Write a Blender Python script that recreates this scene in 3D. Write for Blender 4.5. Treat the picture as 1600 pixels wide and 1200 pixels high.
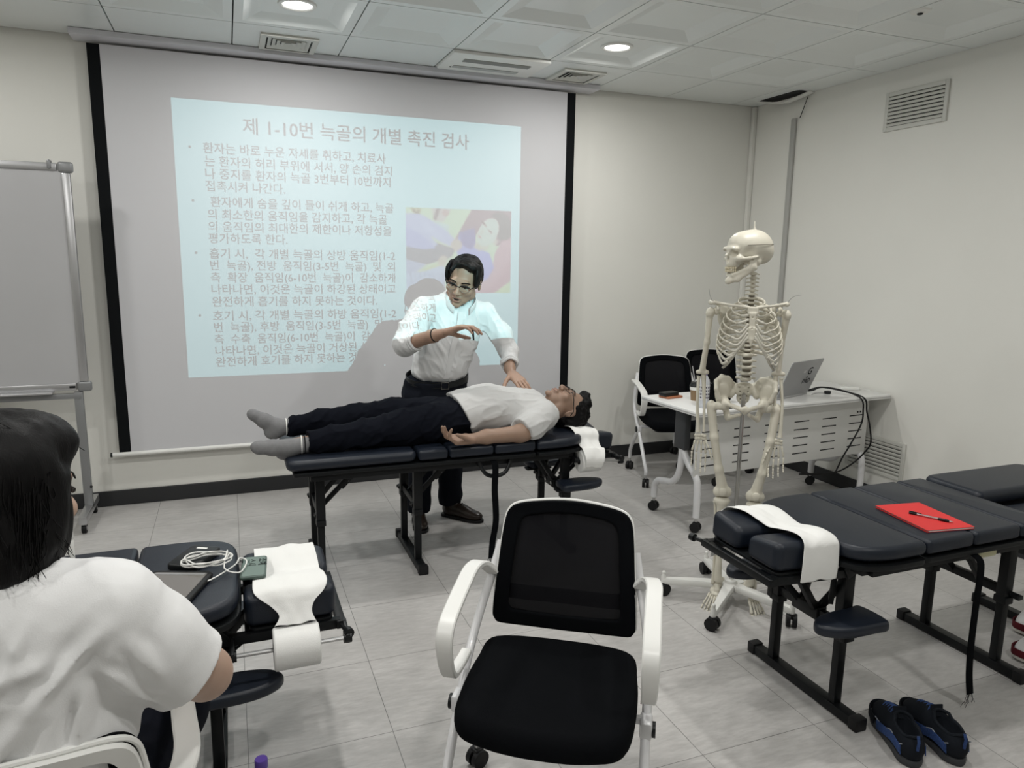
import bpy, bmesh, math, random
import numpy as np
from mathutils import Vector, Matrix, Euler
random.seed(7)
for o in list(bpy.data.objects): bpy.data.objects.remove(o)
SC = bpy.context.scene
COL = SC.collection
R = math.radians
# ---------------------------------------------------------------- camera
CAM_H = 1.62
cd = bpy.data.cameras.new('camera'); cam = bpy.data.objects.new('camera', cd); COL.objects.link(cam)
cd.sensor_width = 36.0; cd.lens = 1134.09 / 1600 * 36.0; cd.clip_start = 0.02
YAW, PITCH, ROLL = 0.3717, 0.17591, 0.01523
_f = Vector((math.sin(YAW) * math.cos(PITCH), math.cos(YAW) * math.cos(PITCH), -math.sin(PITCH)))
_r0 = Vector((math.cos(YAW), -math.sin(YAW), 0)); _u0 = _r0.cross(_f)
_r = _r0 * math.cos(ROLL) + _u0 * math.sin(ROLL); _u = -_r0 * math.sin(ROLL) + _u0 * math.cos(ROLL)
cam.matrix_world = Matrix(((_r.x, _u.x, -_f.x, 0), (_r.y, _u.y, -_f.y, 0), (_r.z, _u.z, -_f.z, CAM_H), (0, 0, 0, 1)))
SC.camera = cam
# ---------------------------------------------------------------- colour management, world
vs = SC.view_settings
vs.view_transform = 'Standard'; vs.look = 'None'; vs.gamma = 1.0; vs.use_curve_mapping = False
vs.exposure = -1.25
w = bpy.data.worlds.new('world'); SC.world = w; w.use_nodes = True
w.node_tree.nodes['Background'].inputs[0].default_value = (0.9, 0.95, 1.0, 1)
w.node_tree.nodes['Background'].inputs[1].default_value = 0.0
# room numbers (metres)
WALL_Y, WALL_X, CEIL_Z = 5.06, 4.05, 2.826
LEFT_X, REAR_Y = -3.3, -3.0
TILE_X0, TILE_Y0, TILE = 0.09, 4.43, 0.6185
# ---------------------------------------------------------------- lamps of the room: recessed downlights on the ceiling grid
DOWNLIGHTS = [(x, y) for y in (4.10, 2.25, 0.40) for x in (-1.46, 0.397, 2.24)]
LAMP_W = 36.0
for (x, y) in DOWNLIGHTS:
    ld = bpy.data.lights.new('downlight_lamp', 'AREA'); ld.shape = 'DISK'; ld.size = 0.13; ld.energy = LAMP_W * (0.55 if (x < -1 and y > 4) else 1.0)
    ld.color = (1.0, 0.985, 0.95); ld.spread = R(180)
    lo = bpy.data.objects.new('downlight_lamp', ld); COL.objects.link(lo); lo.location = (x, y, CEIL_Z + 0.014)
# ---------------------------------------------------------------- projector lamp (ceiling projector behind the camera, throwing the slide)
PROJ = Vector((1.15, 0.40, 2.27))
SCREEN_Y = 5.0
pl = bpy.data.lights.new('projector_lamp', 'SPOT'); pl.energy = 900; pl.shadow_soft_size = 0.0
pl.spot_size = R(46); pl.spot_blend = 0.0; pl.color = (0.50, 1.0, 1.04)
po = bpy.data.objects.new('projector_lamp', pl); COL.objects.link(po); po.location = PROJ
_d = Vector((0.86, SCREEN_Y, 1.67)) - PROJ
po.rotation_euler = _d.to_track_quat('-Z', 'Y').to_euler()
# ================================================================ materials
def mat(name, col, rough=0.5, metal=0.0, noise=0.0, nscale=40, bump=0.0, bscale=120, spec=0.5, stretch=None, coat=0.0, sheen=0.0, sss=0.0, bdist=0.002):
    m = bpy.data.materials.new(name); m.use_nodes = True
    nt = m.node_tree; b = nt.nodes['Principled BSDF']
    c = (*col, 1) if len(col) == 3 else col
    b.inputs['Base Color'].default_value = c; b.inputs['Roughness'].default_value = rough; b.inputs['Metallic'].default_value = metal
    b.inputs['Specular IOR Level'].default_value = spec
    b.inputs['Coat Weight'].default_value = coat; b.inputs['Sheen Weight'].default_value = sheen
    if sss: b.inputs['Subsurface Weight'].default_value = sss; b.inputs['Subsurface Radius'].default_value = (0.01, 0.004, 0.002)
    if noise or bump:
        tc = nt.nodes.new('ShaderNodeTexCoord'); mp = nt.nodes.new('ShaderNodeMapping'); nt.links.new(tc.outputs['Object'], mp.inputs[0])
        if stretch: mp.inputs['Scale'].default_value = stretch
    if noise:
        n = nt.nodes.new('ShaderNodeTexNoise'); n.inputs['Scale'].default_value = nscale; n.inputs['Detail'].default_value = 5
        nt.links.new(mp.outputs[0], n.inputs['Vector'])
        mx = nt.nodes.new('ShaderNodeMix'); mx.data_type = 'RGBA'
        mx.inputs['A'].default_value = tuple(max(0, v * (1 - noise)) for v in c[:3]) + (1,)
        mx.inputs['B'].default_value = tuple(min(1, v * (1 + noise)) for v in c[:3]) + (1,)
        nt.links.new(n.outputs['Fac'], mx.inputs['Factor']); nt.links.new(mx.outputs['Result'], b.inputs['Base Color'])
    if bump:
        n2 = nt.nodes.new('ShaderNodeTexNoise'); n2.inputs['Scale'].default_value = bscale; n2.inputs['Detail'].default_value = 4
        nt.links.new(mp.outputs[0], n2.inputs['Vector'])
        bp = nt.nodes.new('ShaderNodeBump'); bp.inputs['Strength'].default_value = bump; bp.inputs['Distance'].default_value = bdist
        nt.links.new(n2.outputs['Fac'], bp.inputs['Height']); nt.links.new(bp.outputs[0], b.inputs['Normal'])
    return m

def emis(name, col, s):
    m = bpy.data.materials.new(name); m.use_nodes = True; nt = m.node_tree
    nt.nodes.remove(nt.nodes['Principled BSDF']); e = nt.nodes.new('ShaderNodeEmission')
    e.inputs[0].default_value = (*col, 1); e.inputs[1].default_value = s
    nt.links.new(e.outputs[0], nt.nodes['Material Output'].inputs[0]); return m

def see_through(m, amount):
    """an open weave: part of the light passes through the cloth"""
    nt = m.node_tree; b = nt.nodes['Principled BSDF']; t = nt.nodes.new('ShaderNodeBsdfTransparent'); x = nt.nodes.new('ShaderNodeMixShader')
    x.inputs[0].default_value = amount; nt.links.new(b.outputs[0], x.inputs[1]); nt.links.new(t.outputs[0], x.inputs[2])
    nt.links.new(x.outputs[0], nt.nodes['Material Output'].inputs[0]); return m

# ================================================================ mesh builder
def V(*a): return Vector(a)
class MB:
    def __init__(s): s.v = []; s.f = []
    def add(s, vs, fs, M=None):
        o = len(s.v)
        s.v += [tuple(M @ Vector(p)) for p in vs] if M is not None else [tuple(p) for p in vs]
        s.f += [tuple(i + o for i in f) for f in fs]; return s
    def bm(s, b, M=None):
        b.verts.index_update(); s.add([v.co.copy() for v in b.verts], [[v.index for v in f.verts] for f in b.faces], M); b.free(); return s
    def box(s, c, d, r=0.0, seg=2, rot=None):
        b = bmesh.new(); bmesh.ops.create_cube(b, size=1.0)
        for v in b.verts: v.co = Vector((v.co.x * d[0], v.co.y * d[1], v.co.z * d[2]))
        if r > 0:
            bmesh.ops.bevel(b, geom=list(b.edges), offset=min(r, min(d) * 0.499), segments=seg, profile=0.5, affect='EDGES', clamp_overlap=True)
        M = Matrix.Translation(Vector(c))
        if rot is not None: M = M @ (rot if isinstance(rot, Matrix) else Euler(rot).to_matrix().to_4x4())
        return s.bm(b, M)
    def beam(s, a, b_, w, h, r=0.002, up=(0, 0, 1)):
        """square tube from a to b"""
        a = Vector(a); b_ = Vector(b_); d = b_ - a; y = d.normalized(); u = Vector(up)
        if abs(y.dot(u)) > 0.98: u = Vector((1, 0, 0))
        x = y.cross(u).normalized(); z = x.cross(y)
        M = Matrix(((x.x, y.x, z.x, 0), (x.y, y.y, z.y, 0), (x.z, y.z, z.z, 0), (0, 0, 0, 1)))
        return s.box((a + b_) / 2, (w, d.length, h), r, 2, M)
    def tube(s, pts, rad, n=10, caps=True, closed=False, flat=None):
        """swept tube with parallel transport; rad = number or list; flat=(sx,sy) squashes the profile"""
        P = [Vector(p) for p in pts]; m = len(P)
        rr = rad if isinstance(rad, (list, tuple)) else [rad] * m
        T = []
        for i in range(m):
            if closed: t = P[(i + 1) % m] - P[i - 1]
            else: t = P[min(i + 1, m - 1)] - P[max(i - 1, 0)]
            T.append(t.normalized() if t.length > 1e-9 else Vector((0, 0, 1)))
        u = Vector((0, 0, 1)) if abs(T[0].z) < 0.9 else Vector((1, 0, 0))
        u = (u - T[0] * u.dot(T[0])).normalized(); vs = []; fs = []
        fx, fy = flat if flat else (1, 1)
        for i in range(m):
            u = (u - T[i] * u.dot(T[i])).normalized(); w_ = T[i].cross(u)
            for k in range(n):
                a = 2 * math.pi * k / n; vs.append(P[i] + (u * math.cos(a) * fx + w_ * math.sin(a) * fy) * rr[i])
        for i in range(m if closed else m - 1):
            j = (i + 1) % m
            for k in range(n):
                k2 = (k + 1) % n; fs.append((i * n + k, i * n + k2, j * n + k2, j * n + k))
        if caps and not closed:
            fs.append(tuple(range(n - 1, -1, -1))); fs.append(tuple((m - 1) * n + k for k in range(n)))
        return s.add(vs, fs)
    def strip(s, pts, w, t, side):
        """flat bar: rounded rectangle section swept along pts, wide along 'side' (constant vector)"""
        P = [Vector(p) for p in pts]; m = len(P); sd = Vector(side).normalized(); vs = []; fs = []
        prof = [(-.5, -.3), (-.42, -.5), (.42, -.5), (.5, -.3), (.5, .3), (.42, .5), (-.42, .5), (-.5, .3)]; n = 8
        for i in range(m):
            T = (P[min(i + 1, m - 1)] - P[max(i - 1, 0)]).normalized(); nrm = T.cross(sd).normalized()
            ww = w[i] if isinstance(w, (list, tuple)) else w
            for (a, b) in prof: vs.append(P[i] + sd * a * ww + nrm * b * t)
        for i in range(m - 1):
            for k in range(n):
                k2 = (k + 1) % n; fs.append((i * n + k, i * n + k2, (i + 1) * n + k2, (i + 1) * n + k))
        fs.append(tuple(range(n - 1, -1, -1))); fs.append(tuple((m - 1) * n + k for k in range(n)))
        return s.add(vs, fs)
    def lathe(s, prof, n=24, M=None):
        vs = []; fs = []; m = len(prof)
        for (r_, z) in prof:
            for k in range(n):
                a = 2 * math.pi * k / n; vs.append((r_ * math.cos(a), r_ * math.sin(a), z))
        for i in range(m - 1):
            for k in range(n):
                k2 = (k + 1) % n; fs.append((i * n + k, i * n + k2, (i + 1) * n + k2, (i + 1) * n + k))
        if prof[0][0] > 1e-6: fs.append(tuple(range(n - 1, -1, -1)))
        if prof[-1][0] > 1e-6: fs.append(tuple((m - 1) * n + k for k in range(n)))
        return s.add(vs, fs, M)
    def cyl(s, a, b, r, n=16, r2=None):
        return s.tube([a, b], [r, r if r2 is None else r2], n)
    def prism(s, outline, z0, z1, r=0.0, seg=3, M=None, puff=0.0):
        """outline (x,y) extruded z0..z1 with rounded rim; puff raises the middle of the top"""
        b = bmesh.new(); vs = [b.verts.new((p[0], p[1], z0)) for p in outline]; f = b.faces.new(vs); f.normal_update()
        if f.normal.z > 0: f.normal_flip()
        g = bmesh.ops.extrude_face_region(b, geom=[f])['geom']
        tv = [e for e in g if isinstance(e, bmesh.types.BMVert)]
        for v in tv: v.co.z = z1
        b.normal_update()
        if r > 0:
            ed = [e for e in b.edges if abs(e.verts[0].co.z - e.verts[1].co.z) < 1e-6]
            bmesh.ops.bevel(b, geom=ed, offset=r, segments=seg, profile=0.5, affect='EDGES', clamp_overlap=True)
        bmesh.ops.recalc_face_normals(b, faces=list(b.faces))
        return s.bm(b, M)
    def sphere(s, c, r, n=16, m=10, M=None):
        rr = r if isinstance(r, (tuple, list)) else (r, r, r)
        vs = [(c[0], c[1], c[2] - rr[2])]; fs = []
        for i in range(1, m):
            t = math.pi * i / m - math.pi / 2
            for k in range(n):
                a = 2 * math.pi * k / n
                vs.append((c[0] + rr[0] * math.cos(t) * math.cos(a), c[1] + rr[1] * math.cos(t) * math.sin(a), c[2] + rr[2] * math.sin(t)))
        vs.append((c[0], c[1], c[2] + rr[2])); L = len(vs) - 1
        for k in range(n): fs.append((0, 1 + (k + 1) % n, 1 + k)); fs.append((L, L - n + k, L - n + (k + 1) % n))
        for i in range(m - 2):
            for k in range(n):
                k2 = (k + 1) % n; fs.append((1 + i * n + k, 1 + i * n + k2, 1 + (i + 1) * n + k2, 1 + (i + 1) * n + k))
        return s.add(vs, fs, M)
    def build(s, name, m, parent=None, smooth=35, label=None):
        me = bpy.data.meshes.new(name); me.from_pydata(s.v, [], s.f); me.update()
        return link_mesh(name, me, m, parent, smooth, label)

def link_mesh(name, me, m, parent=None, smooth=35, label=None):
    for x in (m if isinstance(m, (list, tuple)) else [m]): me.materials.append(x)
    if smooth:
        me.shade_smooth()
        if smooth < 180: me.set_sharp_from_angle(angle=R(smooth))
    o = bpy.data.objects.new(name, me); COL.objects.link(o)
    if parent: o.parent = parent
    if label: o['label'] = label
    return o

def tag(o, label, cat, group=None):
    o['label'] = label; o['category'] = cat
    if group: o['group'] = group
    return o
def thing(name, label, cat, loc=(0, 0, 0), rz=0.0, group=None):
    o = bpy.data.objects.new(name, None); COL.objects.link(o); o.location = loc; o.rotation_euler = (0, 0, rz); o.empty_display_size = 0.05
    return tag(o, label, cat, group)
def struct(o): o['kind'] = 'structure'; return o
KIDS = lambda o: [c for c in bpy.data.objects if c.parent == o]
def copy_tree(o, parent=None):
    c = o.copy(); COL.objects.link(c)
    if parent: c.parent = parent
    for ch in KIDS(o): copy_tree(ch, c)
    return c
def dup(o, loc, rz, label, group=None):
    c = copy_tree(o); c.location = loc; c.rotation_euler = (0, 0, rz); c['label'] = label
    if group: c['group'] = group
    return c
def spline(pts, n=6, closed=False):
    """Catmull-Rom through pts"""
    P = [Vector(p) for p in pts]; m = len(P); out = []
    rng = range(m) if closed else range(m - 1)
    for i in rng:
        p0 = P[(i - 1) % m] if closed else P[max(i - 1, 0)]; p1 = P[i]; p2 = P[(i + 1) % m]
        p3 = P[(i + 2) % m] if closed else P[min(i + 2, m - 1)]
        for k in range(n):
            t = k / n
            out.append(0.5 * ((2 * p1) + (p2 - p0) * t + (2 * p0 - 5 * p1 + 4 * p2 - p3) * t * t + (3 * p1 - p0 - 3 * p2 + p3) * t ** 3))
    if not closed: out.append(P[-1])
    return out
def rrect(x0, x1, y0, y1, r, n=5):
    rr = r if isinstance(r, (tuple, list)) else (r,) * 4; out = []
    for (cx, cy, a0, q) in ((x1, y0, -90, rr[0]), (x1, y1, 0, rr[1]), (x0, y1, 90, rr[2]), (x0, y0, 180, rr[3])):
        sx = -1 if cx == x1 else 1; sy = 1 if cy == y0 else -1
        for k in range(n + 1):
            a = R(a0 + 90 * k / n); out.append((cx + sx * q + q * math.cos(a), cy + sy * q + q * math.sin(a)))
    return out

# ================================================================ smooth solids (signed distance fields -> surface nets)
def vnoise(X, Y, Z, seed=0):
    """value noise in [-1,1]"""
    xi = np.floor(X).astype(np.int64); yi = np.floor(Y).astype(np.int64); zi = np.floor(Z).astype(np.int64)
    fx = X - xi; fy = Y - yi; fz = Z - zi
    fx = fx * fx * (3 - 2 * fx); fy = fy * fy * (3 - 2 * fy); fz = fz * fz * (3 - 2 * fz)
    def h(a, b, c):
        n = (a * 374761393 + b * 668265263 + c * 2147483647 + seed * 1274126177) & 0xffffffff
        n = ((n ^ (n >> 13)) * 1274126177) & 0xffffffff
        return ((n ^ (n >> 16)) & 0xffff) / 32767.5 - 1
    r_ = 0
    for dx in (0, 1):
        for dy in (0, 1):
            for dz in (0, 1):
                r_ = r_ + h(xi + dx, yi + dy, zi + dz) * (fx if dx else 1 - fx) * (fy if dy else 1 - fy) * (fz if dz else 1 - fz)
    return r_
class SDF:
    def __init__(s, k=0.02): s.p = []; s.k = k; s.disp = None
    def _add(s, fn, lo, hi, k, op): s.p.append((fn, np.array(lo, float), np.array(hi, float), s.k if k is None else k, op)); return s
    def cap(s, a, b, ra, rb=None, k=None, op='add'):
        a = np.array(a, float); b = np.array(b, float); rb = ra if rb is None else rb; ba = b - a; L2 = max(ba @ ba, 1e-12)
        def fn(X, Y, Z):
            h = np.clip(((X - a[0]) * ba[0] + (Y - a[1]) * ba[1] + (Z - a[2]) * ba[2]) / L2, 0, 1)
            return np.sqrt((X - a[0] - h * ba[0]) ** 2 + (Y - a[1] - h * ba[1]) ** 2 + (Z - a[2] - h * ba[2]) ** 2) - (ra + (rb - ra) * h)
        m = max(ra, rb); return s._add(fn, np.minimum(a, b) - m, np.maximum(a, b) + m, k, op)
    def chain(s, pts, rads, k=None, op='add'):
        for i in range(len(pts) - 1): s.cap(pts[i], pts[i + 1], rads[i], rads[i + 1], k, op)
        return s
    def ell(s, c, r, rot=None, k=None, op='add'):
        c = np.array(c, float); r = np.array(r if hasattr(r, '__len__') else (r,) * 3, float)
        M = None
        if rot is not None: M = np.array((rot if isinstance(rot, Matrix) else Euler(rot).to_matrix()).to_3x3().transposed())
        def fn(X, Y, Z):
            x, y, z = X - c[0], Y - c[1], Z - c[2]
            if M is not None: x, y, z = (M[0, 0] * x + M[0, 1] * y + M[0, 2] * z, M[1, 0] * x + M[1, 1] * y + M[1, 2] * z, M[2, 0] * x + M[2, 1] * y + M[2, 2] * z)
            k0 = np.sqrt((x / r[0]) ** 2 + (y / r[1]) ** 2 + (z / r[2]) ** 2); k1 = np.sqrt((x / r[0] ** 2) ** 2 + (y / r[1] ** 2) ** 2 + (z / r[2] ** 2) ** 2)
            return k0 * (k0 - 1) / np.maximum(k1, 1e-9)
        m = r if rot is None else np.full(3, r.max()); return s._add(fn, c - m, c + m, k, op)
    def box(s, c, d, r=0.01, rot=None, k=None, op='add'):
        c = np.array(c, float); h = np.array(d, float) / 2 - r
        M = None
        if rot is not None: M = np.array((rot if isinstance(rot, Matrix) else Euler(rot).to_matrix()).to_3x3().transposed())
        def fn(X, Y, Z):
            x, y, z = X - c[0], Y - c[1], Z - c[2]
            if M is not None: x, y, z = (M[0, 0] * x + M[0, 1] * y + M[0, 2] * z, M[1, 0] * x + M[1, 1] * y + M[1, 2] * z, M[2, 0] * x + M[2, 1] * y + M[2, 2] * z)
            qx, qy, qz = abs(x) - h[0], abs(y) - h[1], abs(z) - h[2]
            return np.sqrt(np.maximum(qx, 0) ** 2 + np.maximum(qy, 0) ** 2 + np.maximum(qz, 0) ** 2) + np.minimum(np.maximum(qx, np.maximum(qy, qz)), 0) - r
        m = np.array(d) / 2 if rot is None else np.full(3, np.linalg.norm(d) / 2); return s._add(fn, c - m, c + m, k, op)
    def cut(s, p, n, k=0.004):
        """keep the side the normal points away from"""
        p = np.array(p, float); n = np.array(n, float); n = n / np.linalg.norm(n)
        s.p.append((lambda X, Y, Z: (X - p[0]) * n[0] + (Y - p[1]) * n[1] + (Z - p[2]) * n[2], None, None, k, 'and')); return s
    def cutbox(s, p, n, lo, hi, k=0.004):
        """plane cut acting only inside the box lo..hi"""
        p = np.array(p, float); n = np.array(n, float); n = n / np.linalg.norm(n)
        s.p.append((lambda X, Y, Z: (X - p[0]) * n[0] + (Y - p[1]) * n[1] + (Z - p[2]) * n[2], np.array(lo, float), np.array(hi, float), k, 'andbox')); return s
    def mesh(s, res, name='m', smooth=1):
        adds = [q for q in s.p if q[4] == 'add']
        lo = np.min([q[1] for q in adds], 0) - 4 * res - 0.01; hi = np.max([q[2] for q in adds], 0) + 4 * res + 0.01
        n = np.ceil((hi - lo) / res).astype(int) + 1
        ax = [lo[i] + res * np.arange(n[i]) for i in range(3)]
        D = np.full(n, 0.2, np.float32)
        for (fn, a, b, k, op) in s.p:
            if a is None: sl = [slice(0, n[i]) for i in range(3)]
            else:
                pad = 0 if op == 'andbox' else k * 1.5 + 3 * res
                i0 = np.maximum(np.floor((a - pad - lo) / res).astype(int), 0); i1 = np.minimum(np.ceil((b + pad - lo) / res).astype(int) + 1, n)
                if np.any(i1 <= i0): continue
                sl = [slice(i0[i], i1[i]) for i in range(3)]
            X, Y, Z = ax[0][sl[0]][:, None, None], ax[1][sl[1]][None, :, None], ax[2][sl[2]][None, None, :]
            d = fn(X, Y, Z).astype(np.float32); c = D[tuple(sl)]
            if op == 'add':
                if k > 1e-5: h = np.clip(0.5 + 0.5 * (c - d) / k, 0, 1); c[...] = c + (d - c) * h - k * h * (1 - h)
                else: np.minimum(c, d, out=c)
            else:
                if op == 'sub': d = -d
                if k > 1e-5: h = np.clip(0.5 - 0.5 * (c - d) / k, 0, 1); c[...] = c + (d - c) * h + k * h * (1 - h)
                else: np.maximum(c, d, out=c)
        if s.disp is not None:
            near = np.abs(D) < 0.03
            ii = np.nonzero(near); D[ii] += s.disp(ax[0][ii[0]], ax[1][ii[1]], ax[2][ii[2]]).astype(np.float32)
        return nets(D, lo, res, name, smooth)
def nets(D, lo, res, name, smooth=1):
    S = D < 0; cnt = np.zeros(np.array(D.shape) - 1, np.int8); acc = np.zeros((*cnt.shape, 3), np.float32)
    sh = cnt.shape
    def sub(A, o): return A[o[0]:o[0] + sh[0], o[1]:o[1] + sh[1], o[2]:o[2] + sh[2]]
    corners = [(i, j, k) for i in (0, 1) for j in (0, 1) for k in (0, 1)]
    insum = sum(sub(S, c).astype(np.int8) for c in corners); act = (insum > 0) & (insum < 8)
    idx = np.nonzero(act); N = len(idx[0])
    pos = np.zeros((N, 3)); cn = np.zeros(N)
    cv = {c: D[idx[0] + c[0], idx[1] + c[1], idx[2] + c[2]] for c in corners}
    for c in corners:
        for a in range(3):
            if c[a] == 0:
                c2 = list(c); c2[a] = 1; c2 = tuple(c2); d0 = cv[c]; d1 = cv[c2]; m = (d0 < 0) != (d1 < 0)
                t = np.where(m, d0 / np.where(m, d0 - d1, 1), 0)
                for b in range(3): pos[:, b] += np.where(m, c[b] + (t if b == a else 0), 0)
                cn += m
    pos /= cn[:, None]; pos += np.stack(idx, 1)
    vid = np.full(sh, -1, np.int64); vid[idx] = np.arange(N)
    F = []
    for a in range(3):
        b, c = (a + 1) % 3, (a + 2) % 3
        sl0 = [slice(1, -1)] * 3; sl1 = [slice(1, -1)] * 3; sl0[a] = slice(0, -1); sl1[a] = slice(1, None)
        A0 = S[tuple(sl0)]; A1 = S[tuple(sl1)]; q = np.nonzero(A0 != A1)
        off = [1, 1, 1]; off[a] = 0
        g = [q[i] + off[i] for i in range(3)]; flip = A1[q]
        def vi(db, dc):
            t = [x.copy() for x in g]; t[b] = t[b] + db; t[c] = t[c] + dc; return vid[t[0], t[1], t[2]]
        quad = np.stack([vi(-1, -1), vi(0, -1), vi(0, 0), vi(-1, 0)], 1)
        quad[flip] = quad[flip][:, ::-1]; F.append(quad)
    F = np.concatenate(F)
    P = pos * res + lo
    # light Laplacian relax
    for _ in range(smooth):
        acc = np.zeros_like(P); c = np.zeros(N)
        for i in range(4):
            u_, v_ = F[:, i], F[:, (i + 1) % 4]
            for d in range(3):
                acc[:, d] += np.bincount(u_, P[v_, d], N) + np.bincount(v_, P[u_, d], N)
            c += np.bincount(u_, minlength=N) + np.bincount(v_, minlength=N)
        P = 0.5 * P + 0.5 * acc / np.maximum(c, 1)[:, None]
    me = bpy.data.meshes.new(name); me.vertices.add(N); me.vertices.foreach_set('co', P.astype(np.float32).ravel())
    nf = len(F); me.loops.add(nf * 4); me.loops.foreach_set('vertex_index', F.astype(np.int32).ravel())
    me.polygons.add(nf); me.polygons.foreach_set('loop_start', np.arange(0, nf * 4, 4, dtype=np.int32))
    me.update(calc_edges=True); me.validate(); return me
def sdf_obj(s, res, name, m, parent=None, smooth=1, label=None):
    return link_mesh(name, s.mesh(res, name, smooth), m, parent, 180, label)
# ================================================================ materials of the place
M = {}
M['wall'] = mat('painted_wall', (0.77, 0.765, 0.72), 0.75, noise=0.025, nscale=3, bump=0.12, bscale=260)
M['ceil'] = mat('ceiling_tile_metal', (0.80, 0.83, 0.82), 0.30, noise=0.03, nscale=4, spec=0.5)
M['gap'] = mat('ceiling_void', (0.03, 0.03, 0.03), 0.9)
M['baseb'] = mat('dark_baseboard', (0.018, 0.019, 0.021), 0.45)
M['screen'] = mat('screen_fabric', (0.61, 0.61, 0.63), 0.75, bump=0.05, bscale=600, spec=.25)
M['black'] = mat('black_border', (0.004, 0.005, 0.006), 0.8, spec=.15)
M['whitep'] = mat('white_plastic', (0.80, 0.80, 0.77), 0.32, noise=0.02, nscale=8)
M['casing'] = mat('screen_casing', (0.66, 0.66, 0.70), 0.4)
M['vent'] = mat('vent_metal', (0.60, 0.60, 0.56), 0.45)
M['slot'] = mat('dark_slot', (0.02, 0.02, 0.02), 0.9)
M['steel'] = mat('brushed_steel', (0.55, 0.55, 0.55), 0.28, 1.0, noise=0.05, nscale=60)
M['alu'] = mat('anodised_aluminium', (0.52, 0.52, 0.53), 0.35, 0.9)
M['postgrey'] = mat('grey_post', (0.26, 0.265, 0.27), 0.4, 0.4)
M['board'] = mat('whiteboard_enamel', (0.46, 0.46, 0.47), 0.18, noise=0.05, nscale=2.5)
M['rubber'] = mat('black_rubber', (0.008, 0.008, 0.009), 0.55, spec=.3)
M['blackp'] = mat('black_plastic', (0.006, 0.007, 0.008), 0.4, spec=.35)
M['powder'] = mat('black_powder_coat', (0.005, 0.006, 0.007), 0.42, bump=0.15, bscale=900, spec=.25)
M['navy'] = mat('navy_vinyl', (0.008, 0.012, 0.021), 0.42, noise=0.10, nscale=30, bump=0.22, bscale=420, spec=0.42)
M['bedply'] = mat('plywood', (0.35, 0.22, 0.12), 0.6, noise=0.2, nscale=20, stretch=(1, 8, 1))
M['mesh'] = see_through(mat('black_mesh_weave', (0.007, 0.007, 0.009), 0.8, bump=0.3, bscale=700, spec=.12), 0.10)
M['fab'] = mat('black_seat_fabric', (0.0035, 0.004, 0.005), 0.9, bump=0.3, bscale=900, spec=.06)
M['chairw'] = mat('white_chair_plastic', (0.80, 0.80, 0.775), 0.35)
M['chairt'] = mat('white_powder_tube', (0.74, 0.74, 0.75), 0.28, bump=0.12, bscale=300, coat=0.3)
M['paper'] = mat('paper_towel', (0.82, 0.82, 0.80), 0.9, bump=0.5, bscale=420, bdist=0.002)
M['redp'] = mat('red_folder_card', (0.66, 0.045, 0.045), 0.6, noise=0.05, nscale=12, spec=.2)
M['white'] = mat('white_paper', (0.83, 0.83, 0.80), 0.7)

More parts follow.
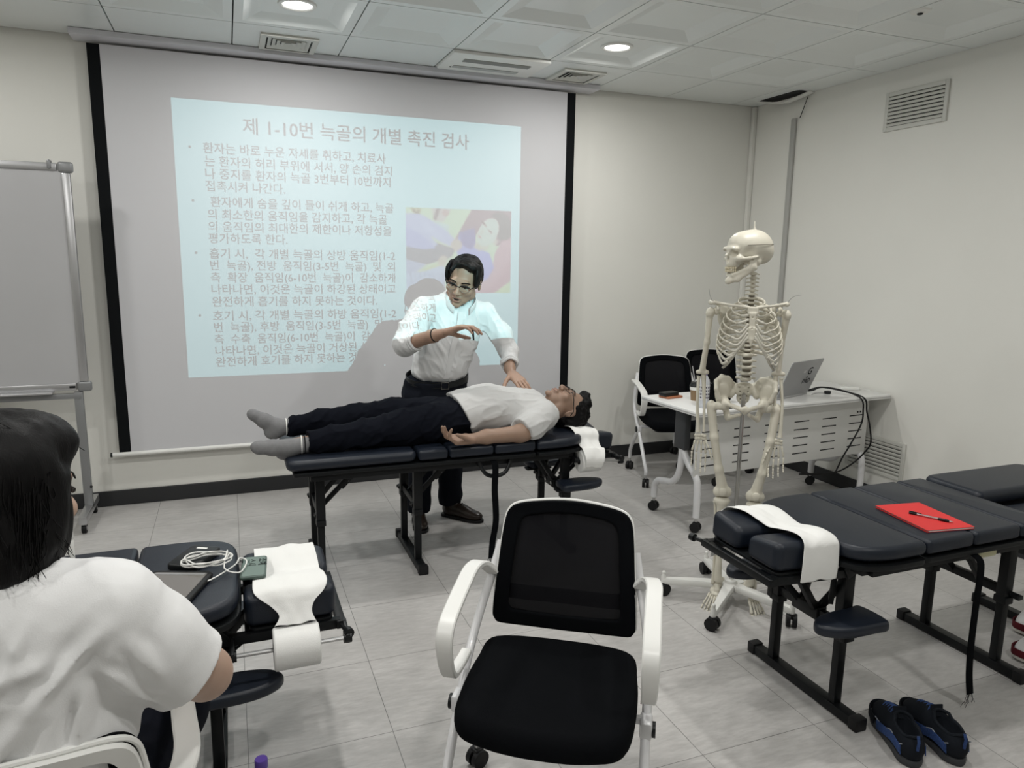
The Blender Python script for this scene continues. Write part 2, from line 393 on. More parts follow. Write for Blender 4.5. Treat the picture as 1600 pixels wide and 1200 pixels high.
def floor_mat():
    m = bpy.data.materials.new('vinyl_tile_floor'); m.use_nodes = True; nt = m.node_tree; b = nt.nodes['Principled BSDF']; N = nt.nodes.new; L = nt.links.new
    tc = N('ShaderNodeTexCoord'); sep = N('ShaderNodeSeparateXYZ'); L(tc.outputs['Object'], sep.inputs[0])
    P = 0.4675
    def line(out, off):
        a = N('ShaderNodeMath'); a.operation = 'SUBTRACT'; L(out, a.inputs[0]); a.inputs[1].default_value = off
        d = N('ShaderNodeMath'); d.operation = 'DIVIDE'; L(a.outputs[0], d.inputs[0]); d.inputs[1].default_value = P
        fl = N('ShaderNodeMath'); fl.operation = 'FLOOR'; L(d.outputs[0], fl.inputs[0])
        pp = N('ShaderNodeMath'); pp.operation = 'PINGPONG'; L(d.outputs[0], pp.inputs[0]); pp.inputs[1].default_value = 0.5
        lt = N('ShaderNodeMath'); lt.operation = 'LESS_THAN'; L(pp.outputs[0], lt.inputs[0]); lt.inputs[1].default_value = 0.0026
        return fl.outputs[0], lt.outputs[0]
    fx, lx = line(sep.outputs[0], -0.015); fy, ly = line(sep.outputs[1], 2.236)
    mxl = N('ShaderNodeMath'); mxl.operation = 'MAXIMUM'; L(lx, mxl.inputs[0]); L(ly, mxl.inputs[1])
    # one random shade and grain offset per tile
    cb = N('ShaderNodeCombineXYZ'); L(fx, cb.inputs[0]); L(fy, cb.inputs[1])
    wn = N('ShaderNodeTexWhiteNoise'); wn.noise_dimensions = '3D'; L(cb.outputs[0], wn.inputs[0])
    add = N('ShaderNodeVectorMath'); add.operation = 'MULTIPLY_ADD'; L(wn.outputs['Color'], add.inputs[0]); add.inputs[1].default_value = (9, 9, 9); L(tc.outputs['Object'], add.inputs[2])
    mp = N('ShaderNodeMapping'); L(add.outputs[0], mp.inputs[0]); mp.inputs['Rotation'].default_value = (0, 0, R(35)); mp.inputs['Scale'].default_value = (1.0, 4.0, 1.0)
    n1 = N('ShaderNodeTexNoise'); n1.inputs['Scale'].default_value = 14; n1.inputs['Detail'].default_value = 9; n1.inputs['Roughness'].default_value = 0.68; L(mp.outputs[0], n1.inputs['Vector'])
    n2 = N('ShaderNodeTexNoise'); n2.inputs['Scale'].default_value = 2.2; n2.inputs['Detail'].default_value = 4; L(tc.outputs['Object'], n2.inputs['Vector'])
    r1 = N('ShaderNodeValToRGB'); r1.color_ramp.elements[0].position = 0.3; r1.color_ramp.elements[1].position = 0.72
    r1.color_ramp.elements[0].color = (0.42, 0.408, 0.396, 1); r1.color_ramp.elements[1].color = (0.565, 0.55, 0.535, 1); L(n1.outputs['Fac'], r1.inputs[0])
    mm = N('ShaderNodeMix'); mm.data_type = 'RGBA'; mm.blend_type = 'MULTIPLY'; mm.inputs['Factor'].default_value = 0.5
    r2 = N('ShaderNodeValToRGB'); r2.color_ramp.elements[0].color = (0.78, 0.78, 0.78, 1); r2.color_ramp.elements[1].color = (1.12, 1.12, 1.12, 1)
    r2.color_ramp.elements[0].position = 0.35; r2.color_ramp.elements[1].position = 0.65; L(n2.outputs['Fac'], r2.inputs[0])
    L(r1.outputs[0], mm.inputs['A']); L(r2.outputs[0], mm.inputs['B'])
    sh = N('ShaderNodeMix'); sh.data_type = 'RGBA'; L(mxl.outputs[0], sh.inputs['Factor']); L(mm.outputs['Result'], sh.inputs['A']); sh.inputs['B'].default_value = (0.16, 0.155, 0.15, 1)
    L(sh.outputs['Result'], b.inputs['Base Color'])
    rr = N('ShaderNodeMapRange'); rr.inputs['To Min'].default_value = 0.26; rr.inputs['To Max'].default_value = 0.42; L(n1.outputs['Fac'], rr.inputs['Value']); L(rr.outputs[0], b.inputs['Roughness'])
    bp = N('ShaderNodeBump'); bp.inputs['Strength'].default_value = 0.12; bp.inputs['Distance'].default_value = 0.001; L(n1.outputs['Fac'], bp.inputs['Height']); L(bp.outputs[0], b.inputs['Normal'])
    return m
M['floor'] = floor_mat()

# ================================================================ room shell
def slab(name, lo, hi, m):
    c = [(a + b) / 2 for a, b in zip(lo, hi)]; d = [b - a for a, b in zip(lo, hi)]
    return struct(MB().box(c, d).build(name, m, smooth=0))
slab('floor', (LEFT_X, REAR_Y, -0.1), (WALL_X, WALL_Y, 0), M['floor'])
slab('wall_back', (LEFT_X - .1, WALL_Y, -0.1), (WALL_X + .1, WALL_Y + .1, CEIL_Z + .2), M['wall'])
slab('wall_left', (LEFT_X - .1, REAR_Y, -0.1), (LEFT_X, WALL_Y, CEIL_Z + .2), M['wall'])
slab('wall_rear', (LEFT_X - .1, REAR_Y - .1, -0.1), (WALL_X + .1, REAR_Y, CEIL_Z + .2), M['wall'])
slab('wall_right', (WALL_X, REAR_Y, -0.1), (WALL_X + .1, WALL_Y, CEIL_Z + .2), M['wall'])
def base_run(name, a, b):
    mb = MB(); mb.box(((a[0] + b[0]) / 2, (a[1] + b[1]) / 2, 0.05), (abs(a[0] - b[0]) or 0.012, abs(a[1] - b[1]) or 0.012, 0.1), 0.004, 2)
    struct(mb.build(name, M['baseb'], smooth=0))
base_run('baseboard_back', (LEFT_X, WALL_Y - .006), (WALL_X, WALL_Y - .006))
base_run('baseboard_right', (WALL_X - .006, REAR_Y), (WALL_X - .006, WALL_Y - .012))
base_run('baseboard_left', (LEFT_X + .006, REAR_Y), (LEFT_X + .006, WALL_Y - .012))
base_run('baseboard_rear', (LEFT_X + .012, REAR_Y + .006), (WALL_X - .012, REAR_Y + .006))

# ceiling of square metal tiles, each with a recessed picture-frame panel, dark open joints between
OPENINGS = [(0.24, 0.556, 4.56, 4.90), (2.115, 2.42, 4.56, 4.90)]
def ceiling():
    mb = MB(); g = 0.0035
    xs = [TILE_X0 + TILE * i for i in range(-7, 8)]; ys = [TILE_Y0 + TILE * j for j in range(-13, 3)]
    for x in xs:
        for y in ys:
            x0, x1, y0, y1 = max(x, LEFT_X) + g, min(x + TILE, WALL_X) - g, max(y, REAR_Y) + g, min(y + TILE, WALL_Y) - g
            if x1 - x0 < .02 or y1 - y0 < .02: continue
            cx, cy = (x0 + x1) / 2, (y0 + y1) / 2
            mb.add([(x0, y0, CEIL_Z), (x0, y1, CEIL_Z), (x1, y1, CEIL_Z), (x1, y0, CEIL_Z),
                    (x0, y0, CEIL_Z + .02), (x0, y1, CEIL_Z + .02), (x1, y1, CEIL_Z + .02), (x1, y0, CEIL_Z + .02)],
                   [(0, 4, 5, 1), (1, 5, 6, 2), (2, 6, 7, 3), (3, 7, 4, 0)])
            full = x1 - x0 > .55 and y1 - y0 > .55 and y0 < 4.3
            lamp = any(abs(cx - a) < .2 and abs(cy - b) < .2 for a, b in DOWNLIGHTS)
            if full:
                f1, f2, dz = 0.045, 0.135, 0.032
                r0 = [(x0, y0), (x1, y0), (x1, y1), (x0, y1)]
                def ins(d): return [(x0 + d, y0 + d), (x1 - d, y0 + d), (x1 - d, y1 - d), (x0 + d, y1 - d)]
                vs = [(*p, CEIL_Z) for p in r0] + [(*p, CEIL_Z) for p in ins(f1)] + [(*p, CEIL_Z + dz) for p in ins(f2)]
                fs = [(i, 4 + i, 4 + (i + 1) % 4, (i + 1) % 4) for i in range(4)] + [(4 + i, 8 + i, 8 + (i + 1) % 4, 4 + (i + 1) % 4) for i in range(4)] + [(11, 10, 9, 8)]
                mb.add(vs, fs)
            else:
                mb.add([(x0, y0, CEIL_Z), (x1, y0, CEIL_Z), (x1, y1, CEIL_Z), (x0, y1, CEIL_Z)], [(3, 2, 1, 0)])
    c = struct(mb.build('ceiling', M['ceil'], smooth=0))
    b = MB().box(((LEFT_X + WALL_X) / 2, (REAR_Y + WALL_Y) / 2, CEIL_Z + .075), (WALL_X - LEFT_X, WALL_Y - REAR_Y, .05)).build('joint_backing', M['gap'], c, 0)
ceiling()

# ---------------------------------------------------------------- downlights
M['lens'] = emis('lit_lamp_lens', (1.0, 0.985, 0.95), 9.0)
dl_labels = {(0.397, 4.10): 'round lit downlight in the ceiling above the left half of the screen',
             (2.24, 4.10): 'round lit downlight in the ceiling near the right edge of the screen'}
dl0 = None
for (x, y) in DOWNLIGHTS:
    lab = dl_labels.get((x, y), 'round recessed ceiling downlight outside the picture')
    if dl0 is None:
        dl0 = thing('ceiling_downlight', lab, 'ceiling light', (x, y, CEIL_Z + .030), 0, 'recessed downlights')
        MB().lathe([(0.074, 0.012), (0.074, -0.004), (0.08, -0.009), (0.094, -0.007), (0.098, 0.0), (0.098, 0.012)], 40).build('trim_ring', M['whitep'], dl0)
        MB().lathe([(0.0, 0.001), (0.04, 0.001), (0.074, 0.002), (0.074, 0.01)], 40).build('lamp_lens', M['lens'], dl0)
    else: dup(dl0, (x, y, CEIL_Z + .030), 0, lab)

# ---------------------------------------------------------------- ceiling diffusers, cassette, smoke detector, wall grilles
def diffuser(x0, x1, y0, y1, label):
    cx, cy = (x0 + x1) / 2, (y0 + y1) / 2; t = thing('ceiling_air_diffuser', label, 'air vent', (cx, cy, CEIL_Z), 0, 'square ceiling diffusers')
    hx, hy = (x1 - x0) / 2, (y1 - y0) / 2
    def ring(mb, a, b, z0, z1):
        vs = []
        for (q, z) in ((a, z0), (b, z1)): vs += [(-hx + q, -hy + q, z), (hx - q, -hy + q, z), (hx - q, hy - q, z), (-hx + q, hy - q, z)]
        vs += [(v[0], v[1], v[2] + .004) for v in vs]
        fs = [(i, 4 + i, 4 + (i + 1) % 4, (i + 1) % 4) for i in range(4)] + [(8 + i, 8 + (i + 1) % 4, 12 + (i + 1) % 4, 12 + i) for i in range(4)]
        fs += [(i, (i + 1) % 4, 8 + (i + 1) % 4, 8 + i) for i in range(4)] + [(4 + i, 12 + i, 12 + (i + 1) % 4, 4 + (i + 1) % 4) for i in range(4)]
        mb.add(vs, fs)
    f = MB(); ring(f, 0, .03, -.014, -.016); f.box((-hx, 0, -.007), (.004, 2 * hy, .014)); f.box((hx, 0, -.007), (.004, 2 * hy, .014)); f.box((0, -hy, -.007), (2 * hx, .004, .014)); f.box((0, hy, -.007), (2 * hx, .004, .014))
    f.build('frame', M['vent'], t, 0)
    for k in range(4):
        v = MB(); ring(v, .04 + k * .026, .062 + k * .026, -.013, -.002); v.build('louvre', M['vent'], t, 0)
    MB().box((0, 0, -.001), (2 * hx - .06, 2 * hy - .06, .002)).build('dark_throat', M['slot'], t, 0)
diffuser(0.24, 0.556, 4.56, 4.872, 'square louvred ceiling vent above the left half of the screen, below the downlight')
diffuser(2.115, 2.42, 4.56, 4.872, 'square louvred ceiling vent above the right end of the screen, beside the air conditioner')

t = thing('ceiling_air_conditioner', 'flat white rectangular air conditioner panel set in the ceiling above the screen', 'air conditioner', (1.645, 4.635, CEIL_Z))
b = MB(); b.prism(rrect(-.32, .32, -.205, .205, .015), -.022, 0, .006, 2); b.build('panel', M['whitep'], t)
b = MB(); b.box((-.02, .10, -.023), (.44, .05, .006)); b.build('air_outlet', mat('outlet_grey', (.42, .43, .42), .5), t, 0)
b = MB(); b.box((0, -.07, -.023), (.44, .06, .006)); [b.box((0, -.095 + k * .0125, -.027), (.44, .004, .004)) for k in range(5)]; b.build('return_grille', mat('grille_grey', (.42, .43, .42), .5), t, 0)
MB().sphere((-.25, .12, -.022), .006, 10, 6).build('indicator_lamp', M['slot'], t)

t = thing('smoke_detector', 'small white round fixture with a dark centre on the ceiling at right', 'smoke detector', (3.224, 2.846, CEIL_Z))
MB().lathe([(.0, -.012), (.018, -.012), (.02, -.008), (.044, -.006), (.05, -.001), (.05, .01)], 28).build('housing', M['whitep'], t)
MB().lathe([(.0, -.017), (.012, -.017), (.014, -.011)], 18).build('sensor', M['slot'], t)

def grille(label, y0, y1, z0, z1, n, dark):
    t = thing('wall_ventilation_grille', label, 'air vent', (WALL_X, (y0 + y1) / 2, (z0 + z1) / 2), 0, 'grilles on the right wall')
    hy, hz = (y1 - y0) / 2, (z1 - z0) / 2; f = MB(); w_ = .026
    for s in (-1, 1):
        f.box((-.007, s * (hy - w_ / 2), 0), (.014, w_, 2 * hz), .003); f.box((-.007, 0, s * (hz - w_ / 2)), (.014, 2 * hy - 2 * w_, w_), .003)
    f.build('frame', M['vent'], t)
    MB().box((-.001, 0, 0), (.002, 2 * hy - .04, 2 * hz - .04)).build('dark_duct', M['slot'], t, 0)
    st = (2 * hz - 2 * w_) / n
    for k in range(n):
        z = -hz + w_ + st * (k + .5)
        MB().box((-.0075, 0, z), (.014, 2 * hy - 2 * w_, st * dark), .001, 1, (0, R(-32), 0)).build('slat', M['vent'], t, 0)
grille('white louvred vent high on the right wall near the ceiling', 3.305, 3.757, 2.446, 2.686, 8, .62)
grille('white louvred vent low on the right wall, half hidden behind the white desk', 3.325, 3.80, .195, .45, 8, .62)

# trunking in the corner and on the right wall, torn ceiling edge above it
struct(MB().box((WALL_X - .02, WALL_Y - .02, CEIL_Z / 2 + .045), (.035, .035, CEIL_Z - .1), .004).build('trim_1', M['wall']))
struct(MB().box((WALL_X - .012, 4.585, CEIL_Z / 2 - .02), (.022, .045, CEIL_Z - .28), .005).build('trim_2', mat('trunking_grey', (.42, .42, .40), .5)))
t = thing('torn_ceiling_flap', 'torn and sagging ceiling edge with a dark hole in the far right corner', 'ceiling damage', (WALL_X - .01, 4.62, CEIL_Z))
pts = [(-.02, -.22, -.004), (-.05, -.12, -.03), (-.06, 0, -.045), (-.07, .12, -.03), (-.1, .26, -.003)]
b = MB(); b.strip(pts, .012, .05, (0, .1, 1)); b.build('curled_edge', M['whitep'], t)
b = MB(); b.prism(rrect(-.13, 0, -.2, .24, .04), -.004, 0, .001, 1); b.build('dark_hole', M['slot'], t)
b = MB(); b.tube(spline([(-.004, -.16, -.03), (-.012, -.15, -.07), (-.006, -.12, -.12), (-.01, -.10, -.17)], 5), .003, 6); b.build('loose_wire', M['black'], t)

# ---------------------------------------------------------------- projection screen
t = thing('projection_screen', 'wide pull-down white projection screen with black side borders on the back wall', 'projection screen', (0.89, SCREEN_Y, 0))
X0, X1 = -0.69 - .89, 2.41 - .89
b = MB(); b.box(((X0 + X1) / 2, .002, (CEIL_Z - .05 + .36) / 2), (X1 - X0 - .13, .004, CEIL_Z - .05 - .36)); b.build('screen_cloth', M['screen'], t, 0)
for s, x in (('l', X0 + .033), ('r', X1 - .033)):
    b = MB(); b.box((x, .0015, (CEIL_Z - .05 + .36) / 2), (.066, .0045, CEIL_Z - .05 - .36)); b.build('black_border', M['black'], t, 0)
b = MB(); b.prism(rrect(-.76 - .89, 2.55 - .89, -.115, .055, .006), CEIL_Z - .034, CEIL_Z - .002, .003, 2); b.build('roller_casing', M['casing'], t)
b = MB(); b.tube([(-.73 - .89, 0, .348), (2.45 - .89, 0, .348)], .014, 14); b.build('bottom_bar', M['whitep'], t)
for x in (-.735 - .89, 2.455 - .89): MB().tube([(x - .006, 0, .348), (x + .006, 0, .348)], .015, 14).build('bar_end_cap', M['blackp'], t)

# ---------------------------------------------------------------- rolling whiteboard
t = thing('rolling_whiteboard', 'white marker board in an aluminium frame on a rolling grey stand at far left', 'whiteboard', (-1.71, 4.78, 0))
W2, Z0, Z1 = .90, .83, 2.06
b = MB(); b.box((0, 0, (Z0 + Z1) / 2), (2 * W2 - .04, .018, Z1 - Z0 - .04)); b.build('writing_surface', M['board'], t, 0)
b = MB()
for z in (Z0, Z1): b.box((0, 0, z), (2 * W2 - .08, .032, .042), .006)
for x in (-W2, W2): b.box((x, 0, (Z0 + Z1) / 2), (.042, .032, Z1 - Z0 - .06), .006)
b.build('aluminium_frame', M['alu'], t)
for x in (-W2, W2):
    for z in (Z0, Z1): MB().box((x, 0, z), (.075, .036, .06), .014, 3).build('corner_cap', M['postgrey'], t)
MB().box((W2 - .075, -.004, Z1 + .012), (.02, .05, .05), .008).build('clip', M['postgrey'], t)
MB().box((0, -.045, Z0 - .022), (1.5, .075, .012), .004).build('marker_tray', M['alu'], t)
MB().box((W2 - .06, -.018, Z0 - .0), (.03, .003, .012)).build('maker_plate', M['blackp'], t, 0)
MB().beam((-W2 + .02, .0, Z0 - .055), (W2 - .02, 0, Z0 - .055), .035, .03).build('cross_rail', M['postgrey'], t)
for s in (-1, 1):
    x = s * (W2 - .035)
    MB().beam((x, 0, Z0 - .03), (x, .02, .09), .032, .045).build('stand_post', M['postgrey'], t)
    MB().beam((x, -.22, .085), (x, .22, .085), .045, .045, .004).build('stand_foot', M['alu'], t)
    MB().sphere((x + s * .022, 0, .22), .008, 8, 6).build('adjuster_knob', M['blackp'], t)
    for y in (-.18, .18):
        c = MB(); c.tube([(x - .012, y, .028), (x + .012, y, .028)], .028, 18); w_ = c.build('caster', M['rubber'], t)
        MB().tube([(x - .014, y, .028), (x + .014, y, .028)], .012, 12).box((x, y, .058), (.03, .03, .014)).build('wheel_hub', M['alu'], w_)
# ================================================================ the slide inside the projector: real light through a real transparency
PK = 0.036       # the slide stands just inside the projector's front, 3.6 % of the throw from the lamp
SX0, SX1, SZ0, SZ1 = -0.266, 1.988, 0.818, 2.516      # where the picture falls on the screen
def on_slide(x, z, layer=0):
    k = PK - layer * 0.0005
    return tuple(PROJ + (Vector((x, SCREEN_Y, z)) - PROJ) * k)
def film(name, col):
    m = bpy.data.materials.new(name); m.use_nodes = True; nt = m.node_tree; nt.nodes.remove(nt.nodes['Principled BSDF'])
    t_ = nt.nodes.new('ShaderNodeBsdfTransparent'); t_.inputs[0].default_value = (*col, 1); nt.links.new(t_.outputs[0], nt.nodes['Material Output'].inputs[0]); return m
def px(x, y):
    """slide layout coordinates: 0..1 across, 0..1 down"""
    return SX0 + (SX1 - SX0) * x, SZ1 - (SZ1 - SZ0) * y
proj = thing('ceiling_projector', 'ceiling projector outside the picture that throws the slide', 'projector', PROJ)
inv = Matrix.Translation(-PROJ)
def slide_part(name, polys, m, layer):
    mb = MB()
    for P in polys: mb.add([on_slide(*px(*p), layer) for p in P], [tuple(range(len(P)))])
    o = mb.build(name, m, proj, 0); o.data.transform(inv); return o
# opaque gate around the slide
g, gy = 1.8, 1.3
slide_part('slide_gate', [[(-g, -gy), (1 + g, -gy), (1 + g, 0), (-g, 0)], [(-g, 1), (1 + g, 1), (1 + g, 1 + gy), (-g, 1 + gy)], [(-g, 0), (0, 0), (0, 1), (-g, 1)], [(1, 0), (1 + g, 0), (1 + g, 1), (1, 1)]], M['black'], 0)
# the lettering
def text_mesh(body):
    cu = bpy.data.curves.new('lettering', 'FONT'); cu.body = body; cu.resolution_u = 3; cu.offset = 0.011
    o = bpy.data.objects.new('lettering', cu); COL.objects.link(o); bpy.context.view_layer.update()
    me = o.to_mesh(); vs = [tuple(v.co) for v in me.vertices]; fs = [tuple(p.vertices) for p in me.polygons]; o.to_mesh_clear()
    bpy.data.objects.remove(o); bpy.data.curves.remove(cu); return vs, fs

LINES = [(0.176, 0.829, 0.079, '제 1-10번 늑골의 개별 촉진 검사'),
    (0.072, 0.571, 0.164, '환자는 바로 누운 자세를 취하고, 치료사'), (0.074, 0.589, 0.2095, '는 환자의 허리 부위에 서서, 양 손의 검지'), (0.074, 0.584, 0.253, '나 중지를 환자의 늑골 3번부터 10번까지'), (0.073, 0.282, 0.297, '접촉시켜 나간다.'),
    (0.083, 0.592, 0.3525, '환자에게 숨을 깊이 들이 쉬게 하고, 늑골'), (0.074, 0.572, 0.3975, '의 최소한의 움직임을 감지하고, 각 늑골'), (0.074, 0.585, 0.4415, '의 움직임의 최대한의 제한이나 저항성을'), (0.073, 0.283, 0.484, '평가하도록 한다.'),
    (0.073, 0.595, 0.539, '흡기 시,  각 개별 늑골의 상방 움직임(1-2'), (0.073, 0.594, 0.582, '번  늑골), 전방  움직임(3-5번  늑골)  및  외'), (0.073, 0.594, 0.627, '측  확장  움직임(6-10번  늑골)이  감소하게'), (0.073, 0.596, 0.671, '나타나면, 이것은 늑골이 하강된 상태이고'), (0.073, 0.538, 0.717, '완전하게 흡기를 하지 못하는 것이다.'),
    (0.073, 0.596, 0.770, '호기 시, 각 개별 늑골의 하방 움직임(1-2'), (0.074, 0.596, 0.813, '번  늑골), 후방  움직임(3-5번  늑골)  및  외'), (0.073, 0.595, 0.859, '측  수축  움직임(6-10번  늑골)이  감소하게'), (0.074, 0.597, 0.903, '나타나면, 이것은 늑골이 거상된 상태이고'), (0.074, 0.537, 0.945, '완전하게 호기를 하지 못하는 것이다.')]
SW, SH = SX1 - SX0, SZ1 - SZ0
ink = MB()
for (u0, u1, vc, body) in LINES:
    vs, fs = text_mesh(body)
    xs = [p[0] for p in vs]; xa, xb = min(xs), max(xs)
    h = 0.0375 if vc > 0.1 else 0.0585          # height of a Hangul block as a share of the slide
    ks = h / 0.90                                # one em
    out = []
    for p in vs:
        out.append(on_slide(*px(u0 + (p[0] - xa) / (xb - xa) * (u1 - u0), vc - (p[1] - 0.36) * ks), 1))
    ink.add(out, fs)
for vc in (0.163, 0.350, 0.537, 0.767):
    c = [on_slide(*px(0.039 + 0.0048 * math.cos(a) * SH / SW, vc + 0.0048 * math.sin(a)), 1) for a in [2 * math.pi * k / 14 for k in range(14)]]
    ink.add(c, [tuple(range(14))])
o = ink.build('slide_lettering', film('slide_ink', (0.04, 0.035, 0.03)), proj, 0); o.data.transform(inv)

# the picture on the slide: a patient lying on a pink couch, a clinician's arm in a pale striped shirt
def picture():
    W_, H_ = 132, 102
    u = (np.arange(W_) + .5) / W_; v = (np.arange(H_) + .5) / H_
    X, Y = np.meshgrid(395 + u * 875, 140 + v * 700); img = np.zeros((H_, W_, 3)); img[:] = (228, 224, 192)
    def poly(P, c, a=1.0):
        ins = np.zeros(X.shape, bool); n = len(P)
        for i in range(n):
            (xa, ya), (xb, yb) = P[i], P[(i + 1) % n]
            if ya == yb: continue
            ins ^= ((ya > Y) != (yb > Y)) & (X < (xb - xa) * (Y - ya) / (yb - ya) + xa)
        img[ins] = img[ins] * (1 - a) + np.array(c) * a
    def ell(cx, cy, rx, ry, c, ang=0, a=1.0):
        t = R(ang); x = (X - cx) * math.cos(t) + (Y - cy) * math.sin(t); y = -(X - cx) * math.sin(t) + (Y - cy) * math.cos(t)
        m_ = (x / rx) ** 2 + (y / ry) ** 2 < 1; img[m_] = img[m_] * (1 - a) + np.array(c) * a
    poly([(600, 140), (760, 140), (700, 250), (620, 240)], (205, 196, 190)); poly([(640, 140), (672, 140), (640, 235), (612, 230)], (150, 138, 138)); ell(715, 175, 30, 25, (200, 172, 165))
    poly([(640, 245), (745, 275), (735, 345), (640, 330)], (200, 220, 216))
    for k in range(6): poly([(430 + 16 * k, 140 + 4 * (k % 3)), (437 + 16 * k, 140), (478 + 5 * k, 200), (468 + 4 * k, 200)], (150, 146, 110))
    poly([(395, 460), (640, 420), (800, 470), (760, 540), (560, 600), (395, 590)], (148, 150, 156))
    poly([(395, 185), (500, 190), (545, 205), (700, 300), (800, 395), (750, 445), (650, 400), (590, 360), (650, 440), (560, 475), (395, 455)], (190, 196, 226))
    poly([(395, 300), (480, 330), (600, 430), (640, 470), (520, 475), (395, 455)], (176, 182, 222))
    for k in range(7): poly([(500 + 26 * k, 205 + 22 * k), (508 + 26 * k, 208 + 22 * k), (560 + 22 * k, 330 + 12 * k), (550 + 22 * k, 330 + 12 * k)], (206, 212, 236))
    poly([(395, 560), (560, 600), (480, 660), (395, 690)], (182, 190, 214)); poly([(470, 665), (700, 570), (680, 620), (600, 650)], (226, 214, 170))
    poly([(395, 680), (560, 650), (700, 600), (720, 700), (700, 790), (395, 840)], (194, 206, 228))
    for k in range(8): poly([(420 + 38 * k, 670), (430 + 38 * k, 668), (460 + 36 * k, 800), (446 + 36 * k, 805)], (176, 184, 206))
    poly([(930, 140), (1275, 140), (1275, 360), (1150, 440), (990, 330), (850, 420), (790, 390)], (162, 140, 146))
    poly([(1275, 300), (1275, 845), (880, 845), (1000, 760), (1110, 640), (1130, 500), (1190, 395)], (206, 166, 174)); poly([(1275, 520), (1275, 720), (1130, 845), (1020, 845), (1180, 700)], (190, 148, 158), .5)
    poly([(1120, 845), (1275, 735), (1275, 845)], (228, 222, 180))
    poly([(830, 330), (960, 290), (960, 420), (1010, 470), (1085, 500), (1125, 620), (1075, 715), (980, 760), (850, 640), (800, 470)], (158, 166, 224))
    poly([(830, 330), (960, 290), (965, 420), (930, 470), (870, 450), (840, 420)], (128, 128, 178))
    ell(1185, 270, 92, 125, (124, 112, 116), -25)
    poly([(1000, 380), (1100, 400), (1070, 470), (1000, 480), (945, 450)], (226, 200, 180)); ell(1072, 325, 82, 128, (232, 216, 204), 27)
    ell(1135, 405, 18, 28, (222, 196, 184), 40)
    for e in ((1040, 262), (1090, 320)): ell(*e, 22, 7, (140, 120, 118), 40)
    ell(1030, 255 - 10, 24, 5, (130, 110, 108), 40); ell(1020, 320, 9, 22, (220, 196, 182), 30); ell(998, 362, 20, 8, (204, 150, 148), 40)
    ell(805, 435, 46, 48, (220, 190, 176)); ell(690, 570, 36, 46, (224, 194, 176), 30)
    for _ in range(1):
        img[1:-1, 1:-1] = (img[1:-1, 1:-1] * 2 + img[:-2, 1:-1] + img[2:, 1:-1] + img[1:-1, :-2] + img[1:-1, 2:]) / 6
    lin = (img / 255) ** 2.2; amb = np.array((.22, .22, .22)); wht = (np.array((205, 238, 240)) / 255) ** 2.2
    return np.clip((lin - amb) / (wht - amb), 0.0, 1.0), W_, H_
pic, PW, PH = picture()
PU0, PU1, PV0, PV1 = 0.629, 0.9715, 0.345, 0.689
mb = MB()
vs = [on_slide(*px(PU0 + (PU1 - PU0) * i / PW, PV0 + (PV1 - PV0) * j / PH), 2) for j in range(PH + 1) for i in range(PW + 1)]
mb.add(vs, [(j * (PW + 1) + i, j * (PW + 1) + i + 1, (j + 1) * (PW + 1) + i + 1, (j + 1) * (PW + 1) + i) for j in range(PH) for i in range(PW)])
fm = film('slide_picture_film', (1, 1, 1)); at = fm.node_tree.nodes.new('ShaderNodeVertexColor'); at.layer_name = 'dye'
fm.node_tree.links.new(at.outputs[0], [n for n in fm.node_tree.nodes if n.type == 'BSDF_TRANSPARENT'][0].inputs[0])
o = mb.build('slide_picture', fm, proj, 0); o.data.transform(inv)
ca = o.data.color_attributes.new('dye', 'FLOAT_COLOR', 'CORNER')
ca.data.foreach_set('color', np.repeat(np.concatenate([pic.reshape(-1, 3), np.ones((PW * PH, 1))], 1), 4, 0).astype(np.float32).ravel())
# projector body: an open-fronted case around the lamp
ang = math.atan2(_d.x, _d.y)
b = MB()
for c, d in (((0, -.05, .10), (.40, .46, .012)), ((0, -.05, -.13), (.40, .46, .012)), ((-.2, -.05, -.015), (.012, .46, .24)), ((.2, -.05, -.015), (.012, .46, .24)), ((0, -.28, -.015), (.40, .012, .24))): b.box(c, d, .004)
b.build('projector_case', M['whitep'], proj, 0)
MB().tube([(0, 0, .10), (0, 0, CEIL_Z - PROJ.z)], .02, 12).build('ceiling_mount', M['whitep'], proj)
# ================================================================ folding treatment tables
# local x runs from the head frame (0) towards the feet, local y across, origin on the floor under the head frame
def pad_outline(x0, x1, h0, h1, r0=.02, r1=.02):
    """four sided pad whose half width goes h0 (at x0) -> h1 (at x1), rounded corners"""
    pts = [(x0, -h0), (x1, -h1), (x1, h1), (x0, h0)]; rr = [r0, r1, r1, r0]; out = []
    for i in range(4):
        p = Vector(pts[i]); a = Vector(pts[i - 1]); c = Vector(pts[(i + 1) % 4]); d1 = (a - p).normalized(); d2 = (c - p).normalized()
        p1 = p + d1 * rr[i]; p2 = p + d2 * rr[i]
        for k in range(6):
            t = k / 5; out.append(tuple((1 - t) ** 2 * p1 + 2 * t * (1 - t) * p + t * t * p2))
    return out
CHEST = [(.15, -.286), (.07, -.284), (-.01, -.266), (-.055, -.236), (-.078, -.185), (-.083, -.10), (-.084, 0), (-.083, .10), (-.078, .185), (-.055, .236), (-.01, .266), (.07, .284), (.15, .286)]
CHEST_END = [(.205, .2855), (.217, .281), (.2225, .269), (.2225, -.269), (.217, -.281), (.205, -.2855)]
